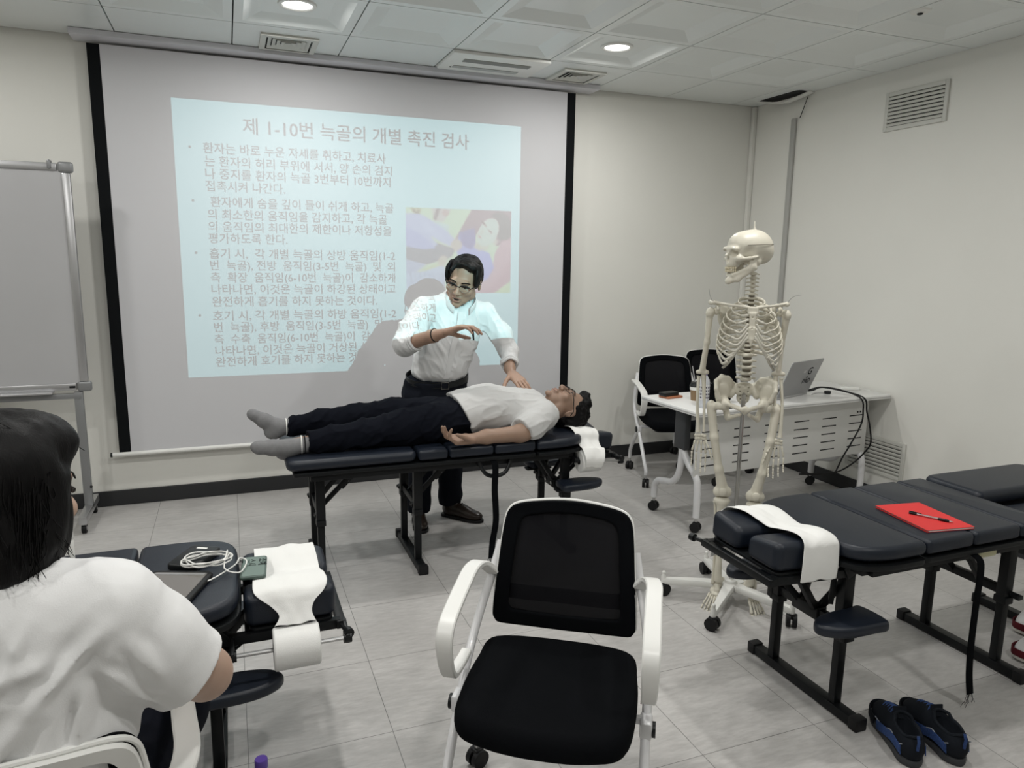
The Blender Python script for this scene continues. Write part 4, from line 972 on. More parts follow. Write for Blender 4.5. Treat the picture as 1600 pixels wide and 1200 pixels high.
# lettering on the outside of the lid (+z side of the lid faces the room)
LL = LM @ Matrix.Translation((0, 0, .0034))
lettering('lid_lettering', [('G', .050, .150, 2.4), ('ıs', .062, .122, 1.0), ('PAD', .035, .085, 1.6)], M['black'], lid, .03, LL)
lettering('lid_sticker', [('N', .0, .165, .9)], M['white'], lid, .03, LL)
t = thing('paper_cup', 'brown paper coffee cup with a black lid and straw on the white desk', 'cup', DW(-.565, .035))
b = MB(); b.lathe([(0, 0), (.029, 0), (.037, .085), (.039, .088), (.037, .09)], 24); b.build('cup_body', mat('kraft_cup', (.26, .17, .09), .6), t)
b = MB(); b.lathe([(.0375, .066), (.0385, .088), (.0372, .088)], 24); b.build('white_band', M['white'], t)
b = MB(); b.lathe([(.040, .086), (.041, .092), (.036, .1), (.033, .112), (0, .113)], 24); b.build('lid', M['blackp'], t)
b = MB(); b.tube([(.0, .01, .10), (-.022, .02, .21)], .0028, 8); b.build('straw', mat('clear_straw', (.55, .55, .55), .3), t)
t = thing('water_bottle', 'clear water bottle with a purple cap and printed label on the white desk', 'bottle', DW(-.665, -.155))
M['pet'] = mat('pet_plastic', (.62, .64, .68), .12, noise=.25, nscale=40)
M['purple'] = mat('purple_cap', (.11, .06, .33), .4)
b = MB(); b.lathe([(0, 0), (.028, 0), (.032, .006), (.032, .06), (.0305, .065), (.032, .07), (.032, .145), (.029, .165), (.016, .188), (.0135, .196), (.0135, .206)], 24); b.build('bottle_body', M['pet'], t)
b = MB(); b.lathe([(.0326, .05), (.0328, .052), (.0328, .135), (.0326, .137)], 24); lb = b.build('label_band', mat('label_white', (.72, .72, .74), .4), t)
q = MB()
for k in range(14):
    a = 2 * math.pi * k / 14
    for j in range(4): q.box((.0329 * math.cos(a), .0329 * math.sin(a), .063 + j * .02), (.0006, .008, .010), 0, 1, (0, 0, a))
q.build('label_print', mat('label_ink', (.09, .08, .12), .5), lb, 0)
b = MB(); b.lathe([(.0155, .192), (.0158, .194), (.0158, .214), (.0145, .217), (0, .217)], 20); b.build('cap', M['purple'], t)
t = thing('leather_pouch', 'brown leather wallet under a black device on the left end of the desk', 'wallet', DW(-.655, .165), R(10))
b = MB(); b.prism(rrect(-.065, .065, -.045, .045, .01), 0.0005, .013, .004, 2); b.build('wallet_body', mat('tan_leather', (.42, .16, .08), .55), t)
t = thing('black_device', 'small black box lying on the brown wallet on the desk', 'electronic device', DW(-.67, .165, ZT + .0135), R(12))
b = MB(); b.prism(rrect(-.06, .06, -.03, .03, .006), 0, .022, .004, 2); b.build('body', M['blackp'], t)
t = thing('phone', 'black phone lying flat at the front edge of the white desk', 'phone', DW(-.585, -.215), R(2))
b = MB(); b.prism(rrect(-.075, .075, -.036, .036, .008), .0005, .009, .003, 2); b.build('phone_body', M['blackp'], t)
t = thing('black_pouch', 'black pouch standing on the white desk behind the skeleton', 'bag', DW(-.46, -.06), R(4))
b = MB(); b.prism(rrect(-.075, .075, -.03, .03, .02), .0005, .125, .02, 4); b.build('pouch_body', M['fab'], t)
b = MB(); b.tube(spline([(-.07, 0, .118), (0, 0, .128), (.07, 0, .118)], 5), .003, 6); b.build('zip', M['steel'], t)
t = thing('white_adapter', 'flat white adapter with a cable lying at the right end of the desk', 'power adapter', DW(.66, -.06), R(-25))
b = MB(); b.prism(rrect(-.06, .06, -.022, .022, .008), .0005, .02, .005, 2); b.build('adapter_body', M['whitep'], t)
b = MB(); b.tube(spline([(.06, 0, .008), (.10, .01, .003), (.13, -.01, .003)], 5), .002, 6); b.build('cord', M['whitep'], t)
t = thing('earphone_case', 'small round black earphone case on the desk beside the cables', 'earphones', DW(.40, -.11))
MB().lathe([(0, 0), (.018, .0), (.022, .008), (.02, .018), (0, .02)], 18).build('case_body', M['blackp'], t)
b = MB(); b.tube(spline([(-.02, 0, .006), (-.06, .03, .003), (-.10, .02, .003), (-.13, .0, .003)], 5), .0016, 6); b.build('cord', M['rubber'], t)
t = thing('laptop_cables', 'black cables running from the laptop over the desk edge and down in a loop', 'cable', (0, 0, 0))
c1 = [DW(.27, -.03, ZT + .012), DW(.32, -.06, ZT + .02), DW(.40, -.06, ZT + .035), DW(.46, -.16, ZT + .03), DW(.50, -.285, ZT - .005), DW(.515, -.30, .66), DW(.50, -.305, .58), DW(.43, -.30, .46), DW(.415, -.26, .36), DW(.45, -.2, .27), DW(.54, -.1, .20), DW(.64, .1, .12), DW(.66, .3, .06)]
c2 = [DW(.27, -.035, ZT + .008), DW(.34, -.04, ZT + .025), DW(.43, -.04, ZT + .03), DW(.48, -.16, ZT + .022), DW(.53, -.285, ZT - .005), DW(.55, -.30, .66), DW(.585, -.305, .56), DW(.615, -.30, .45), DW(.625, -.26, .38), DW(.60, -.2, .29), DW(.57, -.1, .2), DW(.65, .1, .12), DW(.67, .3, .06)]
for c in (c1, c2): MB().tube(spline(c, 6), .0052, 8).build('cable', M['rubber'], t)
# ---------------------------------------------------------------- bottle on the floor at the very bottom
t = thing('water_bottle', 'bottle with a purple cap standing on the floor at the bottom edge of the photo', 'bottle', (.02, 1.965, 0))
b = MB(); b.lathe([(0, 0), (.028, 0), (.032, .006), (.032, .06), (.0305, .065), (.032, .07), (.032, .13), (.029, .15), (.016, .172), (.0135, .18), (.0135, .19)], 24); b.build('bottle_body', M['pet'], t)
b = MB(); b.lathe([(.0175, .176), (.0182, .178), (.0182, .2), (.0165, .204), (0, .204)], 24); b.build('cap', M['purple'], t)

# ================================================================ shoes on the floor
M['shoe_k'] = mat('black_knit', (.008, .010, .014), .85, bump=.3, bscale=500, spec=.15)
M['shoe_b'] = mat('blue_pattern', (.030, .060, .17), .7, noise=.8, nscale=140, spec=.2)
M['sole'] = mat('dark_sole', (.03, .032, .036), .6)
M['grey_line'] = mat('grey_piping', (.22, .24, .27), .5)
def sneaker(label, loc, rz, left, m_body, m_accent, m_sole, m_line, group):
    """toe towards local +y, length .29"""
    t = thing('sneaker', label, 'shoe', loc, rz, group); s = -1 if left else 1
    q = SDF(.03)
    q.ell((0, .075, .04), (.046, .075, .045)); q.ell((s * -.004, .02, .055), (.04, .075, .055)); q.ell((0, -.085, .055), (.036, .055, .06)); q.cap((0, -.10, .06), (0, -.07, .075), .033); q.ell((0, -.02, .06), (.036, .08, .055))
    q.ell((0, -.066, .125), (.029, .060, .085), k=.006, op='sub'); q.cut((0, 0, .018), (0, 0, -1))
    sdf_obj(q, .004, 'upper', m_body, t, 2)
    ol = [tuple(p)[:2] for p in spline([(0, .155, 0), (.036, .135, 0), (.052, .085, 0), (.046, .02, 0), (.04, -.05, 0), (.038, -.11, 0), (0, -.142, 0), (-.038, -.11, 0), (-.04, -.05, 0), (-.044, .02, 0), (-.05, .085, 0), (-.034, .135, 0)], 4, True)][::-1]
    b = MB(); b.prism(ol, 0, .026, .006, 2); b.v = [(x, y, z + (.010 * max(0, (y - .09) / .06) ** 2)) for x, y, z in b.v]; b.build('sole', m_sole, t)
    for sx in (-1, 1):
        b = MB(); b.strip(spline([(sx * .040, -.115, .05), (sx * .046, -.06, .058), (sx * .047, -.01, .045), (sx * .052, .04, .034)], 6), .03, .003, (0, .2, 1)); b.build('side_panel', m_accent, t)
        b = MB(); b.tube(spline([(sx * .040, -.12, .075), (sx * .041, -.085, .056), (sx * .045, -.05, .075), (sx * .047, .0, .052), (sx * .05, .06, .05)], 5), .002, 5); b.build('piping', m_line, t)
    b = MB(); b.strip(spline([(-.054, .06, .036), (-.048, .115, .038), (-.026, .148, .04), (0, .156, .042), (.026, .148, .04), (.048, .115, .038), (.054, .06, .036)], 6), .030, .004, (0, 0, 1)); b.build('toe_guard', m_accent if m_line is m_accent else m_body, t)
    for k in range(5):
        y = .006 + k * .016; z = .1165 - k * .0058
        b = MB(); b.tube(spline([(-.026, y, z - .012), (-.01, y + .006, z + .004), (.01, y - .004, z + .004), (.026, y + .004, z - .012)], 4), .0028, 6); b.build('lace', m_accent, t)
    b = MB(); b.ellip = None; b.strip([(0, -.012, .095), (0, .0, .118), (0, .002, .13)], .044, .006, (1, 0, 0)); b.build('tongue', m_body, t)
    b = MB(); b.tube([(.034 * math.cos(a), -.064 + .060 * math.sin(a), .098 + .010 * math.sin(a) * (1 if math.sin(a) < 0 else .6) + .012 * (math.sin(a) > .5) + (.016 if math.sin(a) < -.6 else 0) * (abs(math.sin(a)) - .6) * 2.5) for a in [2 * math.pi * k / 28 for k in range(28)]], .0055, 8, closed=True); b.build('padded_collar', m_accent if m_line is m_accent else m_body, t)
    b = MB(); b.tube([(-.0, -.142, .07), (0, -.146, .10), (0, -.138, .118)], .005, 6); b.build('heel_tab', m_accent, t)
    return t
sneaker('left black and blue running shoe, beside the end cap of the table foot bar', (2.055, 1.60, 0), R(-26), True, M['shoe_k'], M['shoe_b'], M['sole'], M['grey_line'], 'running shoes under the right table')
sneaker('black and blue running shoe at the bottom right, right of its pair', (2.185, 1.565, 0), R(-16), False, M['shoe_k'], M['shoe_b'], M['sole'], M['grey_line'], 'running shoes under the right table')
M['maroon'] = mat('maroon_suede', (.10, .012, .018), .85, spec=.2); M['shoe_w'] = mat('white_leather', (.66, .66, .66), .5); M['cream'] = mat('cream_sole', (.62, .60, .55), .6)
sneaker('farther maroon and white sneaker at the right edge of the photo', (3.33, 1.965, 0), R(97), True, M['shoe_w'], M['maroon'], M['cream'], M['maroon'], 'maroon sneakers under the right table')
sneaker('nearer maroon and white sneaker at the right edge of the photo', (3.105, 1.805, 0), R(92), False, M['shoe_w'], M['maroon'], M['cream'], M['maroon'], 'maroon sneakers under the right table')
# ================================================================ anatomical skeleton on a rolling stand (faces local -y)
M['bone'] = mat('cream_bone', (.65, .62, .525), .42, noise=.10, nscale=14, bump=.15, bscale=90, spec=.45)
M['cart'] = mat('pale_cartilage', (.54, .52, .45), .4, noise=.06, nscale=30)
M['disc'] = mat('dark_disc', (.10, .085, .06), .6)
M['teeth'] = mat('tooth_enamel', (.66, .60, .44), .3)
SK = thing('anatomical_skeleton', 'life-size cream anatomical skeleton on a white five-legged rolling stand', 'skeleton', (2.165, 2.643, 0), R(-34))
def bone(pts, rr, name, parent, n=10, sub=5, m=None, flat=None):
    P = spline(pts, sub); Rr = [spline([(r_, 0, 0) for r_ in rr], sub)[i].x for i in range(len(P))]
    return MB().tube(P, Rr, n, flat=flat).build(name, m or M['bone'], parent, 180)
# ---- skull, built facing -y with the chin at z=0, then turned to its right
skM = Matrix.Translation((-.030, -.088, 1.527)) @ Matrix.Rotation(R(-64), 4, 'Z') @ Matrix.Rotation(R(3), 4, 'X')
def at(o, Mx): o.data.transform(Mx); return o
s = SDF(.018)
s.ell((0, .018, .142), (.071, .093, .073)); s.ell((0, -.035, .146), (.060, .050, .058)); s.ell((0, .062, .116), (.055, .052, .05))
s.ell((0, -.058, .104), (.044, .034, .046)); s.ell((0, -.074, .074), (.028, .020, .020)); s.cap((-.044, -.082, .136), (.044, -.082, .136), .010, k=.012)
s.cap((-.010, -.094, .118), (0, -.102, .104), .005, k=.008); s.cap((.010, -.094, .118), (0, -.102, .104), .005, k=.008)
for q in (-1, 1):
    s.ell((q * .046, -.066, .096), (.016, .016, .014), k=.014); s.ell((q * .050, .020, .082), (.013, .016, .02), k=.014)
    s.ell((q * .079, -.032, .116), (.024, .030, .026), k=.014, op='sub'); s.ell((q * .034, -.028, .072), (.022, .030, .026), k=.014, op='sub')
    s.cap((q * .050, -.062, .094), (q * .066, -.03, .096), .0075, k=.006); s.cap((q * .066, -.03, .096), (q * .062, .008, .100), .0065, k=.006)
    s.ell((q * .030, -.096, .118), (.0185, .034, .0165), k=.006, op='sub')
    s.ell((q * .062, .012, .093), (.006, .006, .006), k=.004, op='sub')
s.ell((0, -.106, .091), (.0115, .022, .016), k=.005, op='sub')
skull = at(sdf_obj(s, .0026, 'skull', M['bone'], SK, 2), skM)
s = SDF(.010)
for q in (-1, 1):
    s.cap((q * .056, .002, .096), (q * .054, .002, .056), .0085, .0095); s.cap((q * .050, -.020, .098), (q * .052, -.010, .060), .006, .010); s.cap((q * .052, -.010, .070), (q * .050, -.020, .052), .011, .011); s.cap((q * .054, .000, .054), (q * .030, -.062, .012), .011, .0125); s.cap((q * .054, -.008, .062), (q * .030, -.068, .032), .008, .009); s.cap((q * .030, -.062, .010), (0, -.086, .004), .0125, .012)
s.cap((-.022, -.078, .028), (.022, -.078, .028), .010); s.ell((0, -.090, .000), (.016, .010, .010))
s.ell((0, -.055, .030), (.020, .022, .03), op='sub')
at(sdf_obj(s, .0026, 'mandible', M['bone'], skull, 2), skM)
for z, dz, nm in ((.0565, -.0045, 'upper_teeth'), (.0445, .0045, 'lower_teeth')):
    b = MB()
    for k in range(14):
        a = (k - 6.5) / 6.5 * 1.25; x = .030 * math.sin(a); y = -.066 - .030 * math.cos(a) + .010 * (abs(a) ** 2) * .35
        b.box((x, y - .002, z), (.0046, .008, .0105), .0016, 2, (0, 0, a))
    at(b.build(nm, M['teeth'], skull), skM)
seam = [(.0735 * math.cos(a), .018 + .0950 * math.sin(a) * (1.0 if math.sin(a) > 0 else 1.10), .150) for a in [2 * math.pi * k / 48 for k in range(48)]]
at(MB().tube(seam, .0011, 5, closed=True).build('cranial_seam', M['disc'], skull), skM)
b = MB(); b.lathe([(.011, -.004), (.008, .004), (.0035, .010), (.0028, .034), (.001, .037), (0, .037)], 12, Matrix.Translation((0.0, .03, .213))); at(b.build('top_hook', M['cart'], skull), skM)
# ---- spine
def spine_y(z):
    return float(np.interp(z, [.98, 1.05, 1.12, 1.20, 1.30, 1.40, 1.46, 1.52, 1.56], [.02, -.008, -.028, -.012, .012, .0, -.022, -.032, -.028])) - .005
def vertebra(kind):
    s = SDF(.006)
    if kind == 'c': s.ell((0, 0, 0), (.0170, .012, .0094)); a, sp, w_ = .026, .030, .0035
    elif kind == 't': s.ell((0, 0, 0), (.0165, .0155, .0098)); a, sp, w_ = .031, .045, .004
    else: s.ell((0, 0, 0), (.024, .019, .0125)); s.cap((-.012, 0, 0), (.012, 0, 0), .0125, k=.004); a, sp, w_ = .040, .042, .005
    for q in (-1, 1): s.cap((q * .010, .012, .001), (q * a, .020, .0 if kind != 'c' else -.003), w_ * 1.2, w_); s.cap((q * .009, .010, 0), (0, .026, 0), w_)
    s.cap((0, .022, 0), (0, sp + .0, -.010 if kind != 'l' else -.004), w_ * 1.1, w_)
    return s.mesh(.0022, 'vertebra', 2)
VM = {k: vertebra(k) for k in 'ctl'}
zs = [(1.555 - .0178 * i, 'c') for i in range(7)] + [(1.428 - .0193 * i, 't') for i in range(12)] + [(1.193 - .0262 * i, 'l') for i in range(5)]
v0 = {}
for z, k in zs:
    if k not in v0: o = link_mesh('vertebra', VM[k], M['bone'], SK, 180); v0[k] = o
    else: o = v0[k].copy(); COL.objects.link(o)
    o.parent = SK; o.location = (0, spine_y(z), z)
dz = sorted([z for z, k in zs])
for i in range(len(dz) - 1):
    if dz[i] > 1.45: continue
    z = (dz[i] + dz[i + 1]) / 2; b = MB(); r_ = .0130 if z > 1.2 else .0195
    b.lathe([(0, -.004), (r_, -.003), (r_, .003), (0, .004)], 16, Matrix.Translation((0, spine_y(z) - .001, z))); b.build('spinal_disc', M['disc'], SK)
# ---- rib cage
RW = [.052, .078, .097, .110, .119, .125, .129, .131, .131, .127, .112, .090]
ster = lambda z: -.135 - .10 * (1.40 - z) * 1.0
for i in range(12):
    z0 = 1.446 - .0218 * i; w_ = RW[i] * 1.04; drop = [.03, .05, .062, .072, .08, .085, .088, .088, .085, .078, .05, .035][i]
    yb = spine_y(z0) + .018; dep = [.085, .12, .145, .158, .166, .172, .174, .172, .165, .15, .12, .1][i]
    end = [150, 150, 148, 146, 143, 140, 136, 128, 118, 108, 82, 70][i]
    for q in (-1, 1):
        pts = []
        for k in range(9):
            f = R(end * k / 8); x = w_ * (math.sin(f) ** .80) if f < math.pi else 0
            x = max(x, .012) ; y = yb + .012 * math.sin(f * 2) * 0 + .022 * math.sin(min(math.pi, f * 2.2)) * (1 if f < R(82) else 0) - dep * (1 - math.cos(f)) / 2
            pts.append((q * x, y, z0 - drop * (1 - math.cos(f)) / 2 * 1.05))
        P = spline(pts, 5); nn = len(P)
        MB().tube(P, [.0060 if j > 3 else .0045 for j in range(nn)], 8, flat=(1.35, .6)).build('rib', M['bone'], SK, 180)
        e = Vector(pts[-1])
        if i < 7:
            zt = 1.402 - .0192 * i; tgt = Vector((q * .016, ster(zt), zt))
            mid = (e + tgt) / 2 + Vector((0, -.008, -.010 - .004 * i if i > 2 else -.002))
            MB().tube(spline([e, mid, tgt], 6), .0048, 8, flat=(1.2, .7)).build('costal_cartilage', M['cart'], SK, 180)
        elif i < 10:
            k = i - 6; tgt = Vector((q * (.030 + .021 * k), -.142 - .0 * k, 1.262 - .028 * k))
            mid = (e + tgt) / 2 + Vector((q * .002, -.008, -.022))
            MB().tube(spline([e, mid, tgt], 6), .005, 8, flat=(1.3, .7)).build('costal_cartilage', M['cart'], SK, 180)
for q in (-1, 1):   # the cartilage arch below the breastbone
    MB().tube(spline([(q * .012, -.146, 1.292), (q * .032, -.148, 1.262), (q * .058, -.144, 1.222), (q * .085, -.128, 1.172), (q * .108, -.10, 1.142)], 6), [.0035] * 25, 8, flat=(1.6, .7)).build('costal_arch', M['cart'], SK, 180)
s = SDF(.008)
s.box((0, -.134, 1.400), (.046, .011, .034), .005); s.box((0, -.139, 1.352), (.027, .010, .08), .0045); s.box((0, -.1435, 1.302), (.031, .009, .055), .0045); s.ell((0, -.145, 1.268), (.008, .004, .014))
for z in (1.325, 1.372): s.ell((0, -.147 if z < 1.35 else -.144, z), (.0032, .008, .0032), k=.001, op='sub')
sdf_obj(s, .0024, 'sternum', M['bone'], SK, 1)
for q in (-1, .88):
    bone([(q * .016, -.130, 1.412), (q * .05, -.130, 1.418), (q * .09, -.105, 1.420), (q * .13, -.065, 1.424), (q * .160, -.048, 1.428)], [.0085, .0065, .0058, .0062, .0075], 'clavicle', SK)
    s = SDF(.010)
    s.ell((q * .105, .030, 1.355), (.006, .036, .055), (0, R(q * 12), R(q * -62)), k=.006); s.cap((q * .075, .045, 1.40), (q * .085, .042, 1.285), .005); s.cap((q * .135, .0, 1.385), (q * .088, .040, 1.285), .0055); s.cap((q * .078, .052, 1.392), (q * .135, .035, 1.415), .006, .007); s.cap((q * .135, .035, 1.415), (q * .172, -.02, 1.425), .007, .009)
    s.cap((q * .172, -.02, 1.425), (q * .162, -.048, 1.424), .009, .007); s.ell((q * .145, -.018, 1.388), (.013, .017, .019)); s.cap((q * .140, -.018, 1.405), (q * .138, -.052, 1.398), .007, .006)
    sdf_obj(s, .0028, 'scapula', M['bone'], SK, 1)
# suspension wires at the shoulders
for q, e in ((-1, [(-.165, -.03, 1.43), (-.178, -.03, 1.455), (-.184, -.03, 1.485)]), (1, [(.150, -.03, 1.43), (.165, -.03, 1.452), (.185, -.03, 1.464), (.205, -.03, 1.468)])): MB().tube(spline(e, 5), .0012, 5).build('shoulder_wire', M['steel'], SK)
# ---- arms
ARM = {-1: dict(el=(-.190, -.012, 1.100), wr=(-.182, -.040, .828)), 1: dict(el=(.138, -.012, 1.108), wr=(.150, -.045, .828))}
def hand(q, wr):
    w_ = Vector(wr); s = SDF(.004); rnd = random.Random(5 + q)
    for j, (x, z) in enumerate(((-.020, -.012), (-.006, -.010), (.008, -.010), (.019, -.013), (-.018, -.026), (-.005, -.025), (.008, -.025), (.020, -.027))): s.ell((w_.x + x, w_.y + rnd.uniform(-.004, .004), w_.z + z), (.0085, .008, .0080), k=.003)
    h = sdf_obj(s, .002, 'hand_bones', M['bone'], SK, 1)
    for j in range(5):
        if j == 0: P = [Vector((q * -.022, -.006, -.030)), Vector((q * -.040, -.020, -.066)), Vector((q * -.050, -.026, -.096)), Vector((q * -.056, -.026, -.120))]; r0 = .0052
        else:
            x = (-.018, -.005, .009, .022)[j - 1] * q; L = (.064, .062, .058, .052)[j - 1]; ph = ((.040, .026, .019), (.043, .029, .020), (.040, .027, .019), (.032, .021, .017))[j - 1]
            P = [Vector((x, 0, -.034)), Vector((x * 1.55, -.003, -.034 - L))]; d = Vector((x * .35 + q * .0015, -.10, -1)).normalized()
            for k, l in enumerate(ph): d = (d + Vector((0, -.10 - .12 * k, 0))).normalized(); P.append(P[-1] + d * l)
            r0 = .0046
        b = MB()
        for k in range(len(P) - 1):
            a, c = w_ + P[k], w_ + P[k + 1]; d = c - a; a = a + d * .04; c = c - d * .04; r_ = r0 * (1 - .12 * k)
            b.tube([a, a + (c - a) * .12, a + (c - a) * .45, a + (c - a) * .88, c], [r_ * .8, r_ * 1.25, r_ * .68, r_ * 1.2, r_ * .75], 8)
        b.build('finger_bones', M['bone'], h, 180)
for q in (-1, 1):
    e = Vector(ARM[q]['el']); w_ = Vector(ARM[q]['wr']); sh = Vector((-.166 if q < 0 else .145, -.022, 1.388))
    s = SDF(.012); s.ell(sh + Vector((q * .004, -.002, -.004)), .0195); s.cap(sh + Vector((q * .008, 0, -.018)), (sh + e) / 2, .0158, .0118); s.cap((sh + e) / 2, e + Vector((0, 0, .025)), .0118, .0135); s.cap(e + Vector((-.020, 0, .006)), e + Vector((.020, 0, .006)), .0095, .0105)
    s.ell(sh + Vector((q * .012, -.012, -.012)), (.011, .010, .014))
    sdf_obj(s, .0028, 'humerus', M['bone'], SK, 1)
    bone([e + Vector((q * .014, -.004, -.012)), e + Vector((q * .015, -.006, -.03)), (e + w_) / 2 + Vector((q * .019, -.008, 0)), w_ + Vector((q * .013, 0, .03)), w_ + Vector((q * .012, 0, .004))], [.0115, .0075, .0068, .0085, .0125], 'radius_bone', SK)
    bone([e + Vector((q * -.008, .012, .014)), e + Vector((q * -.008, .004, -.022)), (e + w_) / 2 + Vector((q * -.012, .0, 0)), w_ + Vector((q * -.013, 0, .03)), w_ + Vector((q * -.014, 0, .006))], [.010, .0105, .0066, .0058, .0075], 'ulna_bone', SK)
    hand(q, w_)
# ---- pelvis
s = SDF(.014)
for q in (-1, 1):
    s.chain([(q * .046, .040, 1.050), (q * .072, .030, 1.080), (q * .104, .000, 1.090), (q * .127, -.035, 1.072), (q * .126, -.062, 1.040), (q * .110, -.058, .995)], [.008, .0078, .0085, .0085, .009, .010], k=.008)
    s.ell((q * .088, -.006, 1.042), (.052, .0075, .052), (R(8), 0, R(q * -36)), k=.014)
    s.ell((q * .096, -.022, 1.012), (.036, .009, .046), (R(6), 0, R(q * -30)), k=.016)
    s.ell((q * .088, -.035, .968), (.030, .030, .031), k=.016); s.ell((q * .108, -.040, .962), (.020, .021, .021), k=.004, op='sub')
    s.cap((q * .075, -.062, .975), (q * .012, -.100, .958), .0095, .0105, k=.012); s.cap((q * .080, -.010, .952), (q * .066, -.005, .905), .014, .015, k=.014); s.cap((q * .064, -.015, .898), (q * .020, -.082, .932), .0105, .0085, k=.012)
    s.cap((q * .030, .035, 1.040), (q * .055, .02, 1.0), .014, .012, k=.014)
s.cap((0, -.098, .965), (0, -.095, .945), .010, k=.01)
pel = sdf_obj(s, .003, 'pelvis', M['bone'], SK, 1)
s = SDF(.010); s.ell((0, .026, 1.030), (.050, .016, .034)); s.ell((0, .040, .990), (.030, .014, .032)); s.cap((0, .046, .965), (0, .030, .935), .010, .005); s.cap((0, .045, 1.05), (0, .055, .98), .007, .005)
for q in (-1, 1):
    for k in range(4): s.ell((q * (.020 - .003 * k), .012 + .008 * k, 1.040 - .019 * k), (.0035, .012, .0035), k=.002, op='sub')
sdf_obj(s, .003, 'sacrum', M['bone'], SK, 1)
# ---- legs
LEG = {-1: dict(kn=(-.068, -.035, .540), an=(-.062, -.030, .108), toe=R(-24)), 1: dict(kn=(.078, -.035, .530), an=(.088, -.020, .100), toe=R(22))}
def foot(q, an, ang):
    Mx = Matrix.Translation(an) @ Matrix.Rotation(ang, 4, 'Z') @ Matrix.Rotation(R(26), 4, 'X')     # feet hang, toes down
    s = SDF(.006)
    s.ell((0, -.002, -.018), (.020, .024, .016)); s.cap((0, .020, -.030), (0, .048, -.045), .016, .018); s.ell((q * -.008, -.034, -.022), (.014, .016, .013)); s.ell((q * .014, -.034, -.028), (.013, .018, .011)); s.ell((q * -.014, -.056, -.027), (.011, .011, .010)); s.ell((q * .002, -.057, -.027), (.010, .011, .009))
    f = at(sdf_obj(s, .0026, 'foot_bones', M['bone'], SK, 1), Mx)
    for j in range(5):
        x0 = (-.020, -.009, .002, .012, .021)[j] * q; x1 = (-.030, -.013, .003, .018, .034)[j] * q
        L1 = (.068, .076, .074, .070, .064)[j]; ph = ((.030, .022), (.026, .014, .010), (.024, .013, .010), (.022, .012, .009), (.019, .010, .008))[j]
        P = [Vector((x0, -.062 + abs(j - 1) * .004, -.029)), Vector((x1, -.062 - L1 + abs(j - 1) * .004, -.050))]; d = Vector((x1 * .12, -1, -.18)).normalized()
        for k, l in enumerate(ph): P.append(P[-1] + d * l); d = (d + Vector((0, 0, -.22))).normalized()
        b = MB(); r0 = .0075 if j == 0 else .0052
        for k in range(len(P) - 1):
            a, c = P[k], P[k + 1]; dd = c - a; a = a + dd * .04; c = c - dd * .04; r_ = r0 * (1 - .13 * k)
            b.tube([a, a + (c - a) * .12, a + (c - a) * .45, a + (c - a) * .88, c], [r_ * .85, r_ * 1.2, r_ * .68, r_ * 1.15, r_ * .75], 8)
        at(b.build('toe_bones', M['bone'], f, 180), Mx)
for q in (-1, 1):
    k = Vector(LEG[q]['kn']); a = Vector(LEG[q]['an']); hd = Vector((q * .104, -.042, .962)); tr = Vector((q * .142, -.022, .952))
    s = SDF(.014)
    s.ell(hd, .0225); s.cap(hd, tr, .0135, .015, k=.01); s.cap(tr + Vector((0, .008, .012)), tr + Vector((q * -.004, .004, -.02)), .0145, .015, k=.008)
    m1 = tr * .66 + k * .34 + Vector((q * .004, -.014, 0)); m2 = tr * .3 + k * .7 + Vector((q * .002, -.014, 0))
    s.cap(tr, m1, .0205, .0180); s.cap(m1, m2, .0180, .0185); s.cap(m2, k + Vector((0, 0, .03)), .0185, .026)
    s.ell(k + Vector((-.022, .006, .012)), (.020, .026, .024)); s.ell(k + Vector((.022, .006, .012)), (.020, .026, .024)); s.ell(k + Vector((0, -.012, .015)), (.022, .014, .02))
    sdf_obj(s, .003, 'femur', M['bone'], SK, 1)
    s = SDF(.006); s.ell(k + Vector((0, -.032, .022)), (.0185, .009, .021)); sdf_obj(s, .0026, 'patella', M['bone'], SK, 1)
    s = SDF(.014); s.ell(k + Vector((-.017, 0, -.028)), (.021, .023, .015)); s.ell(k + Vector((.017, 0, -.028)), (.021, .023, .015)); s.cap(k + Vector((0, -.004, -.036)), k * .8 + a * .2, .0255, .0175); s.cap(k * .8 + a * .2, k * .35 + a * .65, .0175, .0138); s.cap(k * .35 + a * .65, a + Vector((0, 0, .012)), .0138, .019); s.cap(a + Vector((q * -.014, 0, .012)), a + Vector((q * -.017, 0, -.010)), .009, .006)
    sdf_obj(s, .003, 'tibia', M['bone'], SK, 1)
    bone([k + Vector((q * .030, .016, -.040)), k + Vector((q * .027, .016, -.065)), (k + a) / 2 + Vector((q * .020, .016, 0)), a + Vector((q * .021, .004, .05)), a + Vector((q * .021, .002, -.012))], [.0095, .0062, .0055, .0062, .0095], 'fibula', SK)
    foot(q, a, LEG[q]['toe'])
